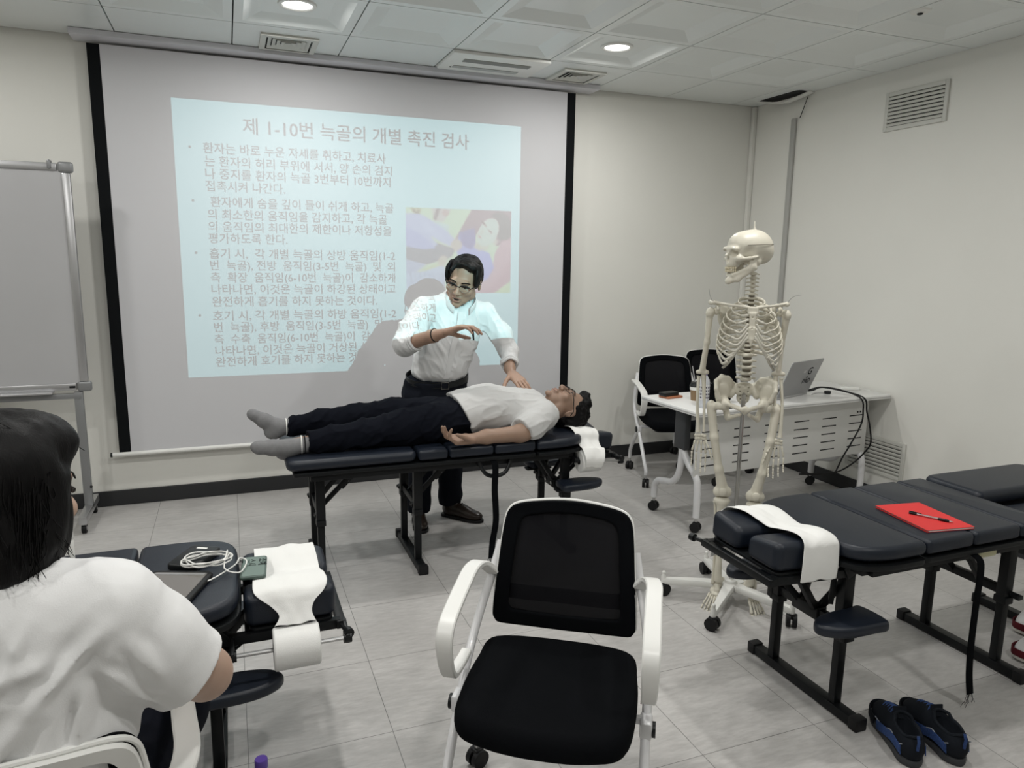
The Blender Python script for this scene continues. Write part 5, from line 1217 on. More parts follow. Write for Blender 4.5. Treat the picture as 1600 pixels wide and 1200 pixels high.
# ---- rolling stand
MB().tube([(0, .0, .09), (0, .0, .60), (0, .004, 1.01)], .0095, 14).build('stand_pole', M['steel'], SK, label='bare steel stand pole')
MB().tube([(0, .004, 1.0), (0, .012, 1.01), (0, .03, 1.012)], .008, 10).build('pole_hook', M['steel'], SK)
b = MB(); b.lathe([(.0, .062), (.036, .062), (.040, .078), (.036, .096), (.030, .100), (.028, .112), (.0135, .114), (.011, .118)], 24); hub = b.build('stand_base', M['whitep'], SK)
for i in range(5):
    a = R(3 + 72 * i + 34); d = Vector((math.cos(a), math.sin(a), 0)); sd = Vector((-d.y, d.x, 0))
    b = MB(); b.strip([d * .02 + V(0, 0, .083), d * .12 + V(0, 0, .082), d * .22 + V(0, 0, .078), d * .315 + V(0, 0, .072)], [.056, .046, .036, .026], .030, sd); b.tube([d * .312 + V(0, 0, .055), d * .312 + V(0, 0, .095), d * .312 + V(0, 0, .104), d * .312 + V(0, 0, .112)], [.0125, .012, .008, .0085], 12); b.sphere(tuple(d * .312 + V(0, 0, .114)), .0095, 10, 8); b.build('base_leg', M['whitep'], hub)
    caster(None, d.x * .312, d.y * .312, hub, a + R(50 + 40 * i))
# ================================================================ people
M['skin'] = mat('skin', (.37, .235, .17), .5, noise=.10, nscale=30, bump=.08, bscale=300, sss=.08)
M['skin2'] = mat('skin_tan', (.30, .195, .14), .5, noise=.10, nscale=30, bump=.08, bscale=300, sss=.08)
M['skin3'] = mat('skin_fair', (.43, .29, .22), .5, noise=.08, nscale=30, bump=.06, bscale=300, sss=.08)
M['lip'] = mat('lips', (.27, .135, .10), .5)
M['mouth'] = mat('mouth_dark', (.03, .012, .010), .6)
M['eyew'] = mat('eye_white', (.55, .52, .48), .2)
M['iris'] = mat('dark_iris', (.012, .009, .008), .15)
M['hair'] = mat('black_hair', (.0045, .0042, .0045), .5, bump=.5, bscale=1, stretch=(420, 420, 40), spec=.14)
M['hairh'] = mat('black_hair_combed', (.006, .0055, .0055), .5, bump=.5, bscale=1, stretch=(60, 420, 420), spec=.16)
M['shirt'] = mat('white_shirt', (.74, .745, .75), .75, bump=.15, bscale=600)
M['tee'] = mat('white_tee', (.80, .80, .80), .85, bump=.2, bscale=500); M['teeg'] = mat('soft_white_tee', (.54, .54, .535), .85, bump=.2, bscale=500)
M['pants'] = mat('navy_trousers', (.010, .012, .018), .9, bump=.2, bscale=500, spec=.1)
M['pantsb'] = mat('black_trousers', (.005, .006, .010), .9, bump=.2, bscale=500, spec=.08)
M['sock'] = mat('grey_sock', (.20, .20, .205), .9, noise=.15, nscale=60, bump=.4, bscale=400)
M['leather'] = mat('dark_leather', (.022, .014, .010), .32, noise=.2, nscale=30)
M['buckle'] = mat('buckle_metal', (.4, .38, .35), .3, 1.0)
M['frame'] = mat('dark_glasses', (.012, .010, .010), .25)
M['rim'] = mat('pale_rim', (.35, .31, .27), .25, .6)
def v3(p): return np.array(p, float)
def nrm(v): v = Vector(v); return v.normalized()
def folds(seed, amp, sx=7.0, sy=7.0, sz=7.0, pw=3):
    def f(X, Y, Z):
        a = vnoise(X * sx, Y * sy, Z * sz, seed); b = vnoise(X * sx * 2.3 + 5, Y * sy * 2.3, Z * sz * 2.3, seed + 9)
        return -amp * ((1 - np.abs(a)) ** pw - .45) - amp * .45 * ((1 - np.abs(b)) ** pw - .45)
    return f
def frame(origin, fwd, up, sc=1.0, wide=1.0):
    """matrix of a head: local -y looks along fwd, local z along up"""
    f = nrm(fwd); u = Vector(up); u = (u - f * u.dot(f)).normalized(); x = (-f).cross(u)
    Mx = Matrix(((x.x, -f.x, u.x, origin[0]), (x.y, -f.y, u.y, origin[1]), (x.z, -f.z, u.z, origin[2]), (0, 0, 0, 1)))
    return Mx @ Matrix.Diagonal((sc * wide, sc, sc, 1))
class H3:
    """adds head-local shapes to a world-space solid"""
    def __init__(h, s, Mx): h.s = s; h.M = Mx; h.s3 = Mx.to_scale(); h.sc = (h.s3.x + h.s3.z) / 2; h.R = Mx.to_3x3().normalized()
    def ell(h, c, r, **k):
        rot = h.R if 'rot' not in k else h.R @ Euler(k.pop('rot')).to_matrix()
        h.s.ell(h.M @ Vector(c), [q * c_ for q, c_ in zip(r, h.s3)], rot.to_4x4(), **k)
    def cap(h, a, b, ra, rb=None, **k): h.s.cap(h.M @ Vector(a), h.M @ Vector(b), ra * h.sc, (ra if rb is None else rb) * h.sc, **k)
def head(s, Mx, open_mouth=0.0, fem=False):
    h = H3(s, Mx); k = dict(k=.018)
    h.ell((0, .018, .035), (.075, .094, .086), **k); h.ell((0, -.030, -.020), (.063, .064, .078), **k)
    h.ell((0, -.046, -.082), (.046, .042, .034), **k); h.ell((0, -.080, -.108), (.022, .015, .016), k=.014)
    for q in (-1, 1):
        h.ell((q * .050, -.004, -.066), (.018, .030, .028), k=.02); h.ell((q * .043, -.066, -.030), (.022, .020, .020), k=.016)
    h.cap((-.034, -.082, .020), (.034, -.082, .020), .011, k=.014)
    for q in (-1, 1): h.ell((q * .032, -.100, -.001), (.019, .014, .012), k=.010, op='sub')
    h.cap((0, -.090, .006), (0, -.112, -.034), .0075, .0115, k=.010)
    for q in (-1, 1): h.ell((q * .012, -.102, -.038), (.009, .010, .008), k=.008)
    h.ell((0, -.092, -.066), (.025, .011, .010), k=.008); h.ell((0, -.090, -.080), (.021, .011, .009), k=.008)
    if open_mouth: h.ell((0, -.104, -.072), (.017, .014, open_mouth), k=.004, op='sub')
    for q in (-1, 1):
        h.ell((q * .077, .014, -.012), (.0085, .019, .032), rot=(0, 0, q * .35), k=.006); h.ell((q * .077, .002, .006), (.006, .010, .012), k=.006)
        h.ell((q * .086, .010, -.008), (.005, .010, .018), k=.004, op='sub')
def face_parts(p, Mx, brow_m, open_mouth=0.0, closed=False):
    def put(o): o.data.transform(Mx); return o
    for q in (-1, 1):
        if closed:
            o = put(MB().tube(spline([(q * .016, -.0885, -.004), (q * .031, -.0915, -.008), (q * .046, -.084, -.004)], 5), .0014, 5).build('eyelid_line', M['iris'], p, 180)); continue
        e = put(MB().sphere((q * .032, -.0765, -.003), .0118, 14, 10).build('eye', M['eyew'], p, 180))
        put(MB().sphere((q * .031, -.0855, -.0055), (.0055, .0034, .0052), 12, 8).build('iris', M['iris'], e, 180))
        put(MB().tube(spline([(q * .014, -.0865, -.001), (q * .031, -.0890, .0015), (q * .048, -.081, -.001)], 5), .0052, 6).build('eyelid', M['iris'], e, 180))
    for q in (-1, 1):
        put(MB().tube(spline([(q * .013, -.0965, .018), (q * .032, -.0955, .025), (q * .052, -.081, .020)], 5), [.0016 + .0012 * math.sin(i / 10 * 3.1) for i in range(11)], 6, flat=(1.3, .7)).build('eyebrow', brow_m, p, 180))
    put(MB().sphere((0, -.0985, -.0655 + open_mouth * .2), (.022, .0062, .0045), 14, 8).build('upper_lip', M['lip'], p, 180))
    put(MB().sphere((0, -.0965, -.0795 - open_mouth * .5), (.019, .0065, .0052), 14, 8).build('lower_lip', M['lip'], p, 180))
    if open_mouth: put(MB().sphere((0, -.0935, -.0725), (.0165, .006, open_mouth), 14, 8).build('mouth_opening', M['mouth'], p, 180))
def hand(s, wr, F, N, left, curl, spread=1.0, thumb=(.75, .55, .25), k=.005, sc=1.0, tcurl=.25):
    """palm, five separate fingers and a thumb; F points to the fingers, N out of the palm"""
    F = nrm(F); N = Vector(N); N = (N - F * N.dot(F)).normalized(); T = N.cross(F); T = T if left else -T; wr = Vector(wr)
    base = [(.030, .092), (.010, .097), (-.010, .093), (-.028, .084)]; LN = [(.044, .027, .021), (.049, .031, .022), (.045, .028, .021), (.035, .021, .019)]
    wide = .0115 * sc
    for (t_, f_) in base: s.cap(wr + T * t_ * .55 * sc + F * .012 * sc, wr + (T * t_ + F * f_) * sc, .0155 * sc, wide, k=.010)
    s.cap(wr + (T * .020 + F * .03 + N * .006) * sc, wr + (T * -.014 + F * .035 + N * .006) * sc, .014 * sc, k=.012)
    for i, (t_, f_) in enumerate(base):
        p = wr + (T * t_ + F * f_) * sc; a = curl[i] if hasattr(curl, '__len__') else curl; d = F + T * (t_ * 3.2 * spread); ang = 0
        for j, l in enumerate(LN[i]):
            ang += a * (.8, 1.0, .7)[j]; dd = (d.normalized() * math.cos(ang) + N * math.sin(ang)).normalized()
            q = p + dd * l * sc; r0 = (.0094, .0086, .0078, .0068)[j] * (.88 if i == 3 else 1) * sc; r1 = (.0086, .0078, .0066)[j] * (.88 if i == 3 else 1) * sc
            s.cap(p, q, r0, r1, k=.0035); p = q
    p = wr + (T * .024 + F * .022 + N * .006) * sc; d = (T * thumb[0] + F * thumb[1] + N * thumb[2]).normalized()
    for j, l in enumerate((.044, .033, .026)):
        q = p + d * l * sc; s.cap(p, q, (.0145, .0108, .0098)[j] * sc, (.0108, .0098, .0075)[j] * sc, k=.007); p = q; d = (d + F * tcurl + N * tcurl * .3).normalized()
def person(s, res, m, label, base, smooth=2):
    o = sdf_obj(s, res, 'person', m, None, smooth); o.data.transform(Matrix.Translation(-Vector(base))); o.location = base
    return tag(o, label, 'person')
def dress(p, s, res, name, m, smooth=1, label=None):
    o = sdf_obj(s, res, name, m, None, smooth, label); o.data.transform(Matrix.Translation(-p.location)); o.parent = p; return o
class Local:
    """build child meshes in world coordinates under a person"""
    def __init__(l, p): l.p = p
    def add(l, mb, name, m, smooth=180, parent=None, label=None):
        o = mb.build(name, m, parent or l.p, smooth, label); o.data.transform(Matrix.Translation(-l.p.location)); return o
def shift_children(p, first):
    for o in first: o.data.transform(Matrix.Translation(-p.location))
def glasses(p, Mx, thick_top=True, m_low=None):
    def put(o): o.data.transform(Matrix.Translation(-p.location) @ Mx); return o
    g = None
    for q in (-1, 1):
        ol = [(q * .032 + .0245 * math.cos(a) * 1.0, -.103 + .004 * abs(math.cos(a)) + (.006 if math.cos(a) * q > .3 else 0), -.006 + .0185 * math.sin(a)) for a in [2 * math.pi * k / 28 for k in range(28)]]
        r = put(MB().tube(ol, .0013, 6, closed=True).build('lens_rim' if g else 'glasses', m_low or M['frame'], g or p, 180)); g = g or r
        top = [(q * .032 + .0255 * math.cos(a), -.1045 + .004 * abs(math.cos(a)) + (.006 if math.cos(a) * q > .3 else 0), -.006 + .019 * math.sin(a)) for a in [R(8 + 164 * k / 14) for k in range(15)]]
        put(MB().tube(top, .0026 if thick_top else .0018, 6).build('brow_bar', M['frame'], g, 180))
        put(MB().tube([(q * .057, -.096, .001), (q * .074, -.06, .004), (q * .083, .0, .004), (q * .082, .022, -.010)], .0023, 6).build('temple_arm', M['frame'], g, 180))
    put(MB().tube([(-.009, -.107, .002), (0, -.109, .004), (.009, -.107, .002)], .002, 6).build('bridge', M['frame'], g, 180)); return g
def kids_put(p, n0):
    for o in bpy.data.objects:
        pass

# ---------------------------------------------------------------- the man lying on the table, head to the right, face up
LX = Vector((1.765, 3.675, .768)); LM4 = frame(LX, (.03, -.10, 1), (1, .0, .06), 1.10)
s = SDF(.03)
head(s, LM4)
s.cap((1.69, 3.68, .745), (1.585, 3.69, .755), .058, .062, k=.03)
s.ell((1.47, 3.69, .765), (.17, .175, .10)); s.ell((1.20, 3.69, .76), (.17, .15, .085)); s.ell((1.02, 3.69, .745), (.10, .13, .06))
ARML = [(1.535, 3.50, .765), (1.41, 3.435, .705), (1.385, 3.430, .700), (1.20, 3.430, .697), (1.125, 3.428, .692)]
s.chain(ARML, [.058, .046, .044, .036, .027], k=.02)
hand(s, (1.128, 3.424, .692), (-1, -.06, .06), (-.1, -.30, 1), True, (.75, .62, .52, .50), .7, (.35, .85, .55), sc=1.12)
s.chain([(1.535, 3.88, .765), (1.38, 3.965, .71), (1.16, 3.95, .70)], [.055, .045, .030], k=.02); hand(s, (1.14, 3.95, .70), (-1, .05, 0), (0, .2, 1), False, .4)
for y, kx, an in ((3.585, (.62, 3.565, .725), (.25, 3.545, .70)), (3.80, (.60, 3.825, .745), (.22, 3.835, .725))): s.chain([(1.0, y, .74), kx, an], [.065, .045, .034])
LIE = person(s, .0045, M['skin2'], 'man lying on his back on the table, in white T-shirt, dark trousers and grey socks', (1.0, 3.69, .655))
n0 = set(bpy.data.objects); face_parts(LIE, LM4, M['hair'], 0, True); shift_children(LIE, set(bpy.data.objects) - n0)
glasses(LIE, LM4)
# T-shirt
s = SDF(.045)
s.ell((1.47, 3.69, .772), (.185, .205, .122)); s.ell((1.29, 3.69, .780), (.20, .192, .142)); s.ell((1.13, 3.69, .762), (.15, .19, .125)); s.ell((1.56, 3.69, .765), (.085, .17, .09))
s.ell((1.565, 3.52, .765), (.07, .075, .075)); s.ell((1.565, 3.86, .765), (.07, .075, .075))
s.chain([(1.55, 3.505, .765), (1.455, 3.455, .725), (1.40, 3.440, .712)], [.078, .076, .070], k=.03); s.chain([(1.55, 3.875, .765), (1.45, 3.93, .725), (1.39, 3.955, .712)], [.078, .074, .068], k=.03)
s.cutbox((1.412, 3.44, .70), (-.86, -.30, -.42), (1.25, 3.2, .62), (1.55, 3.474, .9)); s.cutbox((1.41, 3.95, .70), (-.9, .3, -.2), (1.25, 3.9, .62), (1.55, 4.1, .9))
s.cut((1.10, 3.69, .84), (-1, 0, -.40)); s.cut((1.627, 3.69, .80), (1, 0, .25)); s.cut((0, 0, .664), (0, 0, -1))
f1 = folds(3, .007, 7, 16, 14, 4); s.disp = lambda X, Y, Z: f1(X + .7 * Y, Y, Z - .3 * X)
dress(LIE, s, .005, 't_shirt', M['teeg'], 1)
# trousers
s = SDF(.04)
s.ell((1.06, 3.69, .752), (.135, .185, .108)); s.ell((1.15, 3.69, .752), (.10, .178, .108)); s.ell((.97, 3.605, .745), (.13, .10, .10)); s.ell((.97, 3.78, .745), (.13, .10, .10))
s.chain([(1.0, 3.60, .745), (.80, 3.58, .74), (.61, 3.565, .727), (.45, 3.555, .715), (.305, 3.548, .706)], [.098, .092, .074, .066, .058], k=.03)
s.chain([(1.0, 3.785, .75), (.80, 3.81, .755), (.60, 3.825, .75), (.42, 3.832, .74), (.262, 3.836, .728)], [.098, .090, .072, .063, .054], k=.03)
s.cut((.318, 3.55, .7), (-1, 0, .08)) if False else None
s.cutbox((.316, 3.55, .7), (-1, -.1, .08), (.15, 3.4, .6), (.45, 3.69, .9)); s.cutbox((.246, 3.83, .72), (-1, 0, .15), (.1, 3.70, .6), (.40, 4.0, .9)); s.cut((0, 0, .660), (0, 0, -1))
f2 = folds(12, .009, 13, 9, 14, 4); s.disp = lambda X, Y, Z: f2(X - .8 * Z, Y, Z)
dress(LIE, s, .005, 'trousers', M['pantsb'], 1)
L = Local(LIE)
s = SDF(.02)    # near foot, rolled outwards
s.chain([(.345, 3.548, .702), (.262, 3.540, .694)], [.040, .040]); s.ell((.215, 3.545, .675), (.050, .040, .045)); s.chain([(.225, 3.53, .695), (.155, 3.51, .705), (.085, 3.50, .715)], [.042, .036, .026]); s.ell((.098, 3.497, .712), (.026, .028, .030))
s.ell((.072, 3.495, .722), (.012, .014, .014), k=.01)
a = dress(LIE, s, .004, 'sock', M['sock'], 2)
L.add(MB().tube([(.292 + .002 * math.cos(t), 3.546 + .0425 * math.cos(t), .700 + .0425 * math.sin(t)) for t in [2 * math.pi * k / 24 for k in range(24)]], .0035, 6, closed=True), 'white_stripe', M['white'], 180, a, 'white stripe')
L.add(MB().tube([(.306, 3.546 + .0428 * math.cos(t), .701 + .0428 * math.sin(t)) for t in [2 * math.pi * k / 24 for k in range(24)]], .0028, 6, closed=True), 'dark_stripe', M['black'], 180, a, 'dark stripe')
s = SDF(.02)    # far foot, toes up
s.chain([(.285, 3.836, .727), (.215, 3.836, .722)], [.040, .040]); s.ell((.180, 3.838, .705), (.048, .038, .042)); s.chain([(.20, 3.838, .73), (.135, 3.842, .765), (.078, 3.848, .802)], [.042, .035, .024]); s.ell((.088, 3.846, .795), (.022, .032, .024), (0, R(35), 0))
a = dress(LIE, s, .004, 'sock', M['sock'], 2)
L.add(MB().tube([(.243, 3.836 + .0435 * math.cos(t), .725 + .0435 * math.sin(t)) for t in [2 * math.pi * k / 24 for k in range(24)]], .003, 6, closed=True), 'white_stripe', M['white'], 180, a, 'white stripe')
# hair: short, wavy
s = SDF(.015); h = H3(s, LM4)
h.ell((0, .030, .050), (.082, .098, .085)); h.ell((0, -.030, .105), (.062, .05, .03)); h.ell((0, .06, .02), (.076, .07, .085))
h.ell((0, -.115, -.015), (.080, .082, .092), k=.012, op='sub')
for q in (-1, 1): h.ell((q * .084, .0, -.025), (.022, .034, .034), k=.008, op='sub')
h.ell((0, .02, -.12), (.12, .10, .075), k=.01, op='sub')
s.disp = lambda X, Y, Z: .006 * vnoise(X * 45, Y * 45, Z * 45, 4) + .003 * vnoise(X * 110, Y * 110, Z * 110, 6)
dress(LIE, s, .0035, 'hair', M['hair'], 1)

# ---------------------------------------------------------------- the standing man behind the table
SM = frame((1.256, 4.005, 1.474), (-.56, -.80, -.30), (.24, -.05, 1), 1.10, 1.10)
s = SDF(.035)
head(s, SM, .0075)
s.cap((1.255, 4.045, 1.41), (1.222, 4.10, 1.34), .058, .066, k=.03)
s.ell((1.22, 4.12, 1.22), (.15, .085, .15)); s.ell((1.17, 4.15, 1.0), (.12, .08, .17)); s.ell((1.14, 4.18, .82), (.12, .09, .09))
s.chain([(1.03, 4.08, 1.30), (.905, 3.965, 1.120), (1.010, 3.775, 1.185), (1.052, 3.715, 1.205)], [.040, .042, .034, .025], k=.02)
hand(s, (1.055, 3.708, 1.208), (.86, -.40, .34), (.15, -.25, -.95), False, (.42, .48, .50, .52), .5, (.45, .75, .55), sc=1.1)
s.chain([(1.425, 4.09, 1.275), (1.545, 4.03, 1.055), (1.505, 3.90, .968), (1.498, 3.865, .952)], [.040, .038, .031, .026], k=.02)
hand(s, (1.500, 3.855, .948), (.16, -.93, -.33), (.05, -.25, -1), True, (.16, .18, .20, .22), 1.0, (.75, .6, .2), sc=1.1)
for hx, kn, an in ((1.045, (1.035, 4.14, .45), (1.022, 4.15, .10)), (1.235, (1.225, 4.18, .45), (1.232, 4.19, .10))): s.chain([(hx, 4.19, .84), kn, an], [.08, .05, .036])
STD = person(s, .0042, M['skin'], 'standing man in white shirt and glasses leaning over the table, one hand raised', (1.13, 4.15, 0))
n0 = set(bpy.data.objects); face_parts(STD, SM, M['hair'], .0075); shift_children(STD, set(bpy.data.objects) - n0)
glasses(STD, SM, True, M['rim'])
# shirt
s = SDF(.05)
s.ell((1.225, 4.105, 1.235), (.175, .115, .145)); s.ell((1.205, 4.115, 1.13), (.172, .125, .16)); s.ell((1.165, 4.14, 1.0), (.172, .138, .14)); s.ell((1.15, 4.16, .93), (.168, .135, .075))
s.chain([(1.05, 4.085, 1.305), (1.22, 4.10, 1.335), (1.40, 4.095, 1.275)], [.066, .075, .066], k=.04)
s.chain([(1.035, 4.075, 1.30), (.955, 4.01, 1.195), (.905, 3.965, 1.125), (.925, 3.925, 1.132)], [.080, .076, .066, .056], k=.03)
s.chain([(1.415, 4.09, 1.265), (1.50, 4.055, 1.15), (1.548, 4.025, 1.055), (1.524, 3.955, 1.004)], [.070, .064, .056, .050], k=.03)
s.cutbox((.948, 3.893, 1.145), (.55, -.78, .30), (.80, 3.70, 1.0), (1.03, 3.955, 1.26)); s.cutbox((1.515, 3.930, .988), (-.2, -.80, -.55), (1.42, 3.75, .86), (1.64, 4.01, 1.08))
s.cut((1.2, 4.15, .893), (.06, .25, -1)); s.ell((1.243, 4.02, 1.385), (.060, .075, .055), (0, 0, 0), k=.012, op='sub'); s.cap((1.240, 3.965, 1.36), (1.220, 3.960, 1.275), .050, .016, k=.008, op='sub')
f3 = folds(21, .010, 13, 13, 8, 4); s.disp = lambda X, Y, Z: f3(X + .5 * Z, Y, Z - .5 * np.abs(X - 1.2))
sh = dress(STD, s, .0048, 'shirt', M['shirt'], 1)
L = Local(STD)
def at3(*p): return Vector(p)
# collar, placket, rolled cuffs, pocket edge
for q, P in ((-1, [(1.262, 4.135, 1.405), (1.178, 4.085, 1.392), (1.155, 4.015, 1.352), (1.190, 3.978, 1.305), (1.165, 3.972, 1.292), (1.140, 3.985, 1.312)]), (1, [(1.262, 4.135, 1.405), (1.325, 4.075, 1.385), (1.330, 4.005, 1.345), (1.285, 3.972, 1.298), (1.312, 3.965, 1.282), (1.335, 3.985, 1.305)])):
    b = MB(); b.strip(spline([at3(*p) for p in P[:4]], 6), .040, .005, (0, -.25, 1)); L.add(b, 'collar', M['shirt'], 60, sh)
b = MB(); b.strip(spline([at3(1.232, 3.975, 1.295), at3(1.215, 3.972, 1.2), at3(1.185, 3.985, 1.08), at3(1.165, 4.005, .97), at3(1.155, 4.02, .905)], 6), .032, .004, (1, -.2, 0)); L.add(b, 'placket', M['shirt'], 60, sh)
for (c, ax, r_) in (((.944, 3.898, 1.143), (.55, -.78, .30), .053), ((1.517, 3.937, .992), (-.2, -.80, -.55), .050)):
    ax = nrm(ax); u = ax.orthogonal().normalized(); w_ = ax.cross(u); b = MB()
    for d in (-.012, .006): b.tube([at3(*c) + ax * (d + .004 * math.sin(3 * t)) + (u * math.cos(t) + w_ * math.sin(t)) * (r_ - .004 + .003 * math.sin(5 * t)) for t in [2 * math.pi * k / 30 for k in range(30)]], .0085, 8, closed=True)
    L.add(b, 'rolled_cuff', M['shirt'], 180, sh)
# trousers, belt, shoes
s = SDF(.04)
s.ell((1.14, 4.175, .865), (.192, .148, .07)); s.ell((1.13, 4.19, .79), (.198, .150, .10))
s.chain([(1.055, 4.185, .78), (1.04, 4.15, .46), (1.024, 4.15, .13), (1.022, 4.15, .07)], [.112, .080, .066, .066], k=.03); s.chain([(1.22, 4.20, .78), (1.225, 4.18, .46), (1.232, 4.195, .14), (1.232, 4.195, .08)], [.112, .080, .066, .066], k=.03)
s.cut((0, 0, .075), (0, 0, -1)); s.cut((1.14, 4.16, .908), (-.06, -.25, 1))
f4 = folds(31, .008, 8, 8, 5); s.disp = f4
dress(STD, s, .005, 'trousers', M['pants'], 1)
bl = [(1.143 + .187 * math.cos(t), 4.172 + .143 * math.sin(t), .893 + .006 * math.cos(t) + .03 * math.sin(t)) for t in [2 * math.pi * k / 48 for k in range(48)]]
b = MB(); vs = []; fs = []
for x, y, z in bl:
    for (dr, dz) in ((1.0, -.017), (1.02, -.017), (1.02, .017), (1.0, .017)): vs.append((1.143 + (x - 1.143) * dr, 4.172 + (y - 4.172) * dr, z + dz))
for k in range(48):
    for j in range(4): fs.append((k * 4 + j, k * 4 + (j + 1) % 4, ((k + 1) % 48) * 4 + (j + 1) % 4, ((k + 1) % 48) * 4 + j))
b.add(vs, fs); belt = L.add(b, 'belt', M['blackp'], 40)
b = MB(); cx, cy, cz = 1.150, 4.024, .862
b.tube([(cx + dx, cy, cz + dz) for dx, dz in ((-.022, -.019), (.022, -.019), (.022, .019), (-.022, .019))], .0028, 6, closed=True); L.add(b, 'buckle', M['buckle'], 40, belt)
for (c, ang) in (((1.012, 4.125), R(172)), ((1.262, 4.14), R(222))):
    s = SDF(.025); Mx = Matrix.Translation((c[0], c[1], 0)) @ Matrix.Rotation(ang, 4, 'Z'); h = H3(s, Mx)
    h.ell((0, .105, .036), (.042, .072, .032)); h.ell((0, .02, .05), (.039, .085, .046)); h.ell((0, -.055, .055), (.036, .052, .055)); h.cap((0, -.045, .06), (0, -.045, .10), .036)
    s.cut((0, 0, .012), (0, 0, -1)); so = dress(STD, s, .004, 'shoe', M['leather'], 2)
    ol = [tuple(p)[:2] for p in spline([(0, .182, 0), (.030, .165, 0), (.046, .105, 0), (.040, .02, 0), (.037, -.06, 0), (.028, -.102, 0), (0, -.112, 0), (-.028, -.102, 0), (-.037, -.06, 0), (-.040, .02, 0), (-.046, .105, 0), (-.030, .165, 0)], 4, True)][::-1]
    b = MB(); b.prism(ol, .0005, .018, .003, 2, Mx); L.add(b, 'sole', M['rubber'], 40, so)
    b = MB()
    for k in range(4): b.tube(spline([Mx @ Vector(p) for p in ((-.018, .045 - .016 * k, .083 + .007 * k), (0, .05 - .016 * k, .094 + .006 * k), (.018, .045 - .016 * k, .083 + .007 * k))], 4), .0022, 5)
    L.add(b, 'laces', M['black'], 180, so)
# bracelet, hair
ax = nrm((.55, -.80, .25)); c = Vector((1.020, 3.762, 1.190)); u = ax.orthogonal().normalized(); w_ = ax.cross(u)
b = MB(); b.tube([c + (u * math.cos(t) + w_ * math.sin(t)) * .0335 for t in [2 * math.pi * k / 28 for k in range(28)]], .0052, 8, closed=True); L.add(b, 'black_bracelet', M['rubber'])
s = SDF(.015); h = H3(s, SM)
h.ell((0, .030, .046), (.081, .096, .083)); h.ell((.014, -.034, .096), (.056, .052, .030)); h.ell((0, .055, .01), (.078, .066, .085))
for q in (-1, 1): h.ell((q * .070, -.020, .045), (.016, .052, .058))
h.ell((.004, -.122, .020), (.074, .082, .104), k=.010, op='sub')
for q in (-1, 1): h.ell((q * .088, .0, -.03), (.018, .034, .036), k=.008, op='sub')
h.ell((0, .02, -.13), (.12, .12, .08), k=.01, op='sub')
h.cap((-.030, -.062, .105), (-.044, -.088, .075), .016, .010, k=.010); h.cap((-.044, -.088, .075), (-.046, -.093, .045), .010, .004, k=.006)
s.disp = lambda X, Y, Z: .0035 * vnoise(X * 30 + Z * 12, Y * 60, Z * 20, 14) + .002 * vnoise(X * 90, Y * 90, Z * 40, 16)
dress(STD, s, .0034, 'hair', M['hairh'], 1)
# slim black pointer between his fingertips
t = thing('presentation_pointer', 'small black pointer held in the raised hand of the standing man', 'pointer', (1.190, 3.628, 1.208))
MB().tube([(-.004, 0, .030), (0, 0, 0), (.003, 0, -.034)], [.0055, .006, .005], 10).build('pointer_body', M['blackp'], t)

# ---------------------------------------------------------------- the seated woman in the foreground, seen from behind
WCH = dup(CH, (-.398, 1.505, 0), math.pi + R(6), 'white framed chair at the bottom left, occupied by the woman in the white T-shirt')
WM = frame((-.342, 1.310, 1.232), (.485, .86, -.14), (.02, .04, 1), 1.0)
s = SDF(.035)
head(s, WM)
s.cap((-.350, 1.30, 1.16), (-.345, 1.265, 1.08), .050, .056, k=.03)
s.ell((-.35, 1.26, .98), (.165, .095, .14)); s.ell((-.355, 1.29, .74), (.15, .105, .20)); s.ell((-.36, 1.36, .57), (.175, .14, .10))
s.chain([(-.19, 1.245, 1.055), (-.095, 1.295, .895), (-.075, 1.325, .862), (-.12, 1.62, .735), (-.155, 1.86, .675)], [.056, .046, .044, .036, .026], k=.02)
hand(s, (-.158, 1.875, .672), (-.15, 1, .05), (0, .05, -1), False, .25)
s.chain([(-.51, 1.265, 1.055), (-.60, 1.33, .86), (-.56, 1.62, .73), (-.50, 1.82, .675)], [.054, .044, .035, .026], k=.02); hand(s, (-.495, 1.835, .672), (.25, 1, .05), (0, .05, -1), True, .3)
for q, kn, an in ((1, (-.205, 1.80, .565), (-.20, 1.80, .10)), (-1, (-.50, 1.82, .565), (-.52, 1.84, .10))): s.chain([(-.36 + q * .09, 1.40, .565), kn, an], [.08, .055, .036])
WOM = person(s, .0045, M['skin3'], 'woman with black bobbed hair in a white T-shirt, seated with her back to us', (-.36, 1.40, 0))
n0 = set(bpy.data.objects); face_parts(WOM, WM, M['hair']); shift_children(WOM, set(bpy.data.objects) - n0)
s = SDF(.05)
s.chain([(-.20, 1.245, 1.058), (-.35, 1.255, 1.075), (-.50, 1.26, 1.058)], [.066, .066, .066], k=.05); s.ell((-.35, 1.255, .99), (.190, .115, .13)); s.ell((-.355, 1.265, .85), (.182, .118, .16)); s.ell((-.36, 1.30, .68), (.188, .135, .16)); s.ell((-.36, 1.34, .59), (.195, .15, .10))
s.chain([(-.205, 1.242, 1.045), (-.155, 1.262, .975), (-.108, 1.290, .905)], [.078, .080, .078], k=.03); s.chain([(-.495, 1.258, 1.045), (-.55, 1.29, .96), (-.59, 1.32, .885)], [.076, .078, .074], k=.03)
s.cutbox((-.100, 1.296, .893), (.62, .25, -.74), (-.20, 1.15, .78), (.03, 1.45, 1.0)); s.cutbox((-.592, 1.322, .88), (-.5, .3, -.8), (-.75, 1.1, .75), (-.52, 1.45, .95))
s.ell((-.345, 1.262, 1.150), (.070, .062, .052), k=.012, op='sub'); s.cut((0, 0, .52), (0, 0, -1))
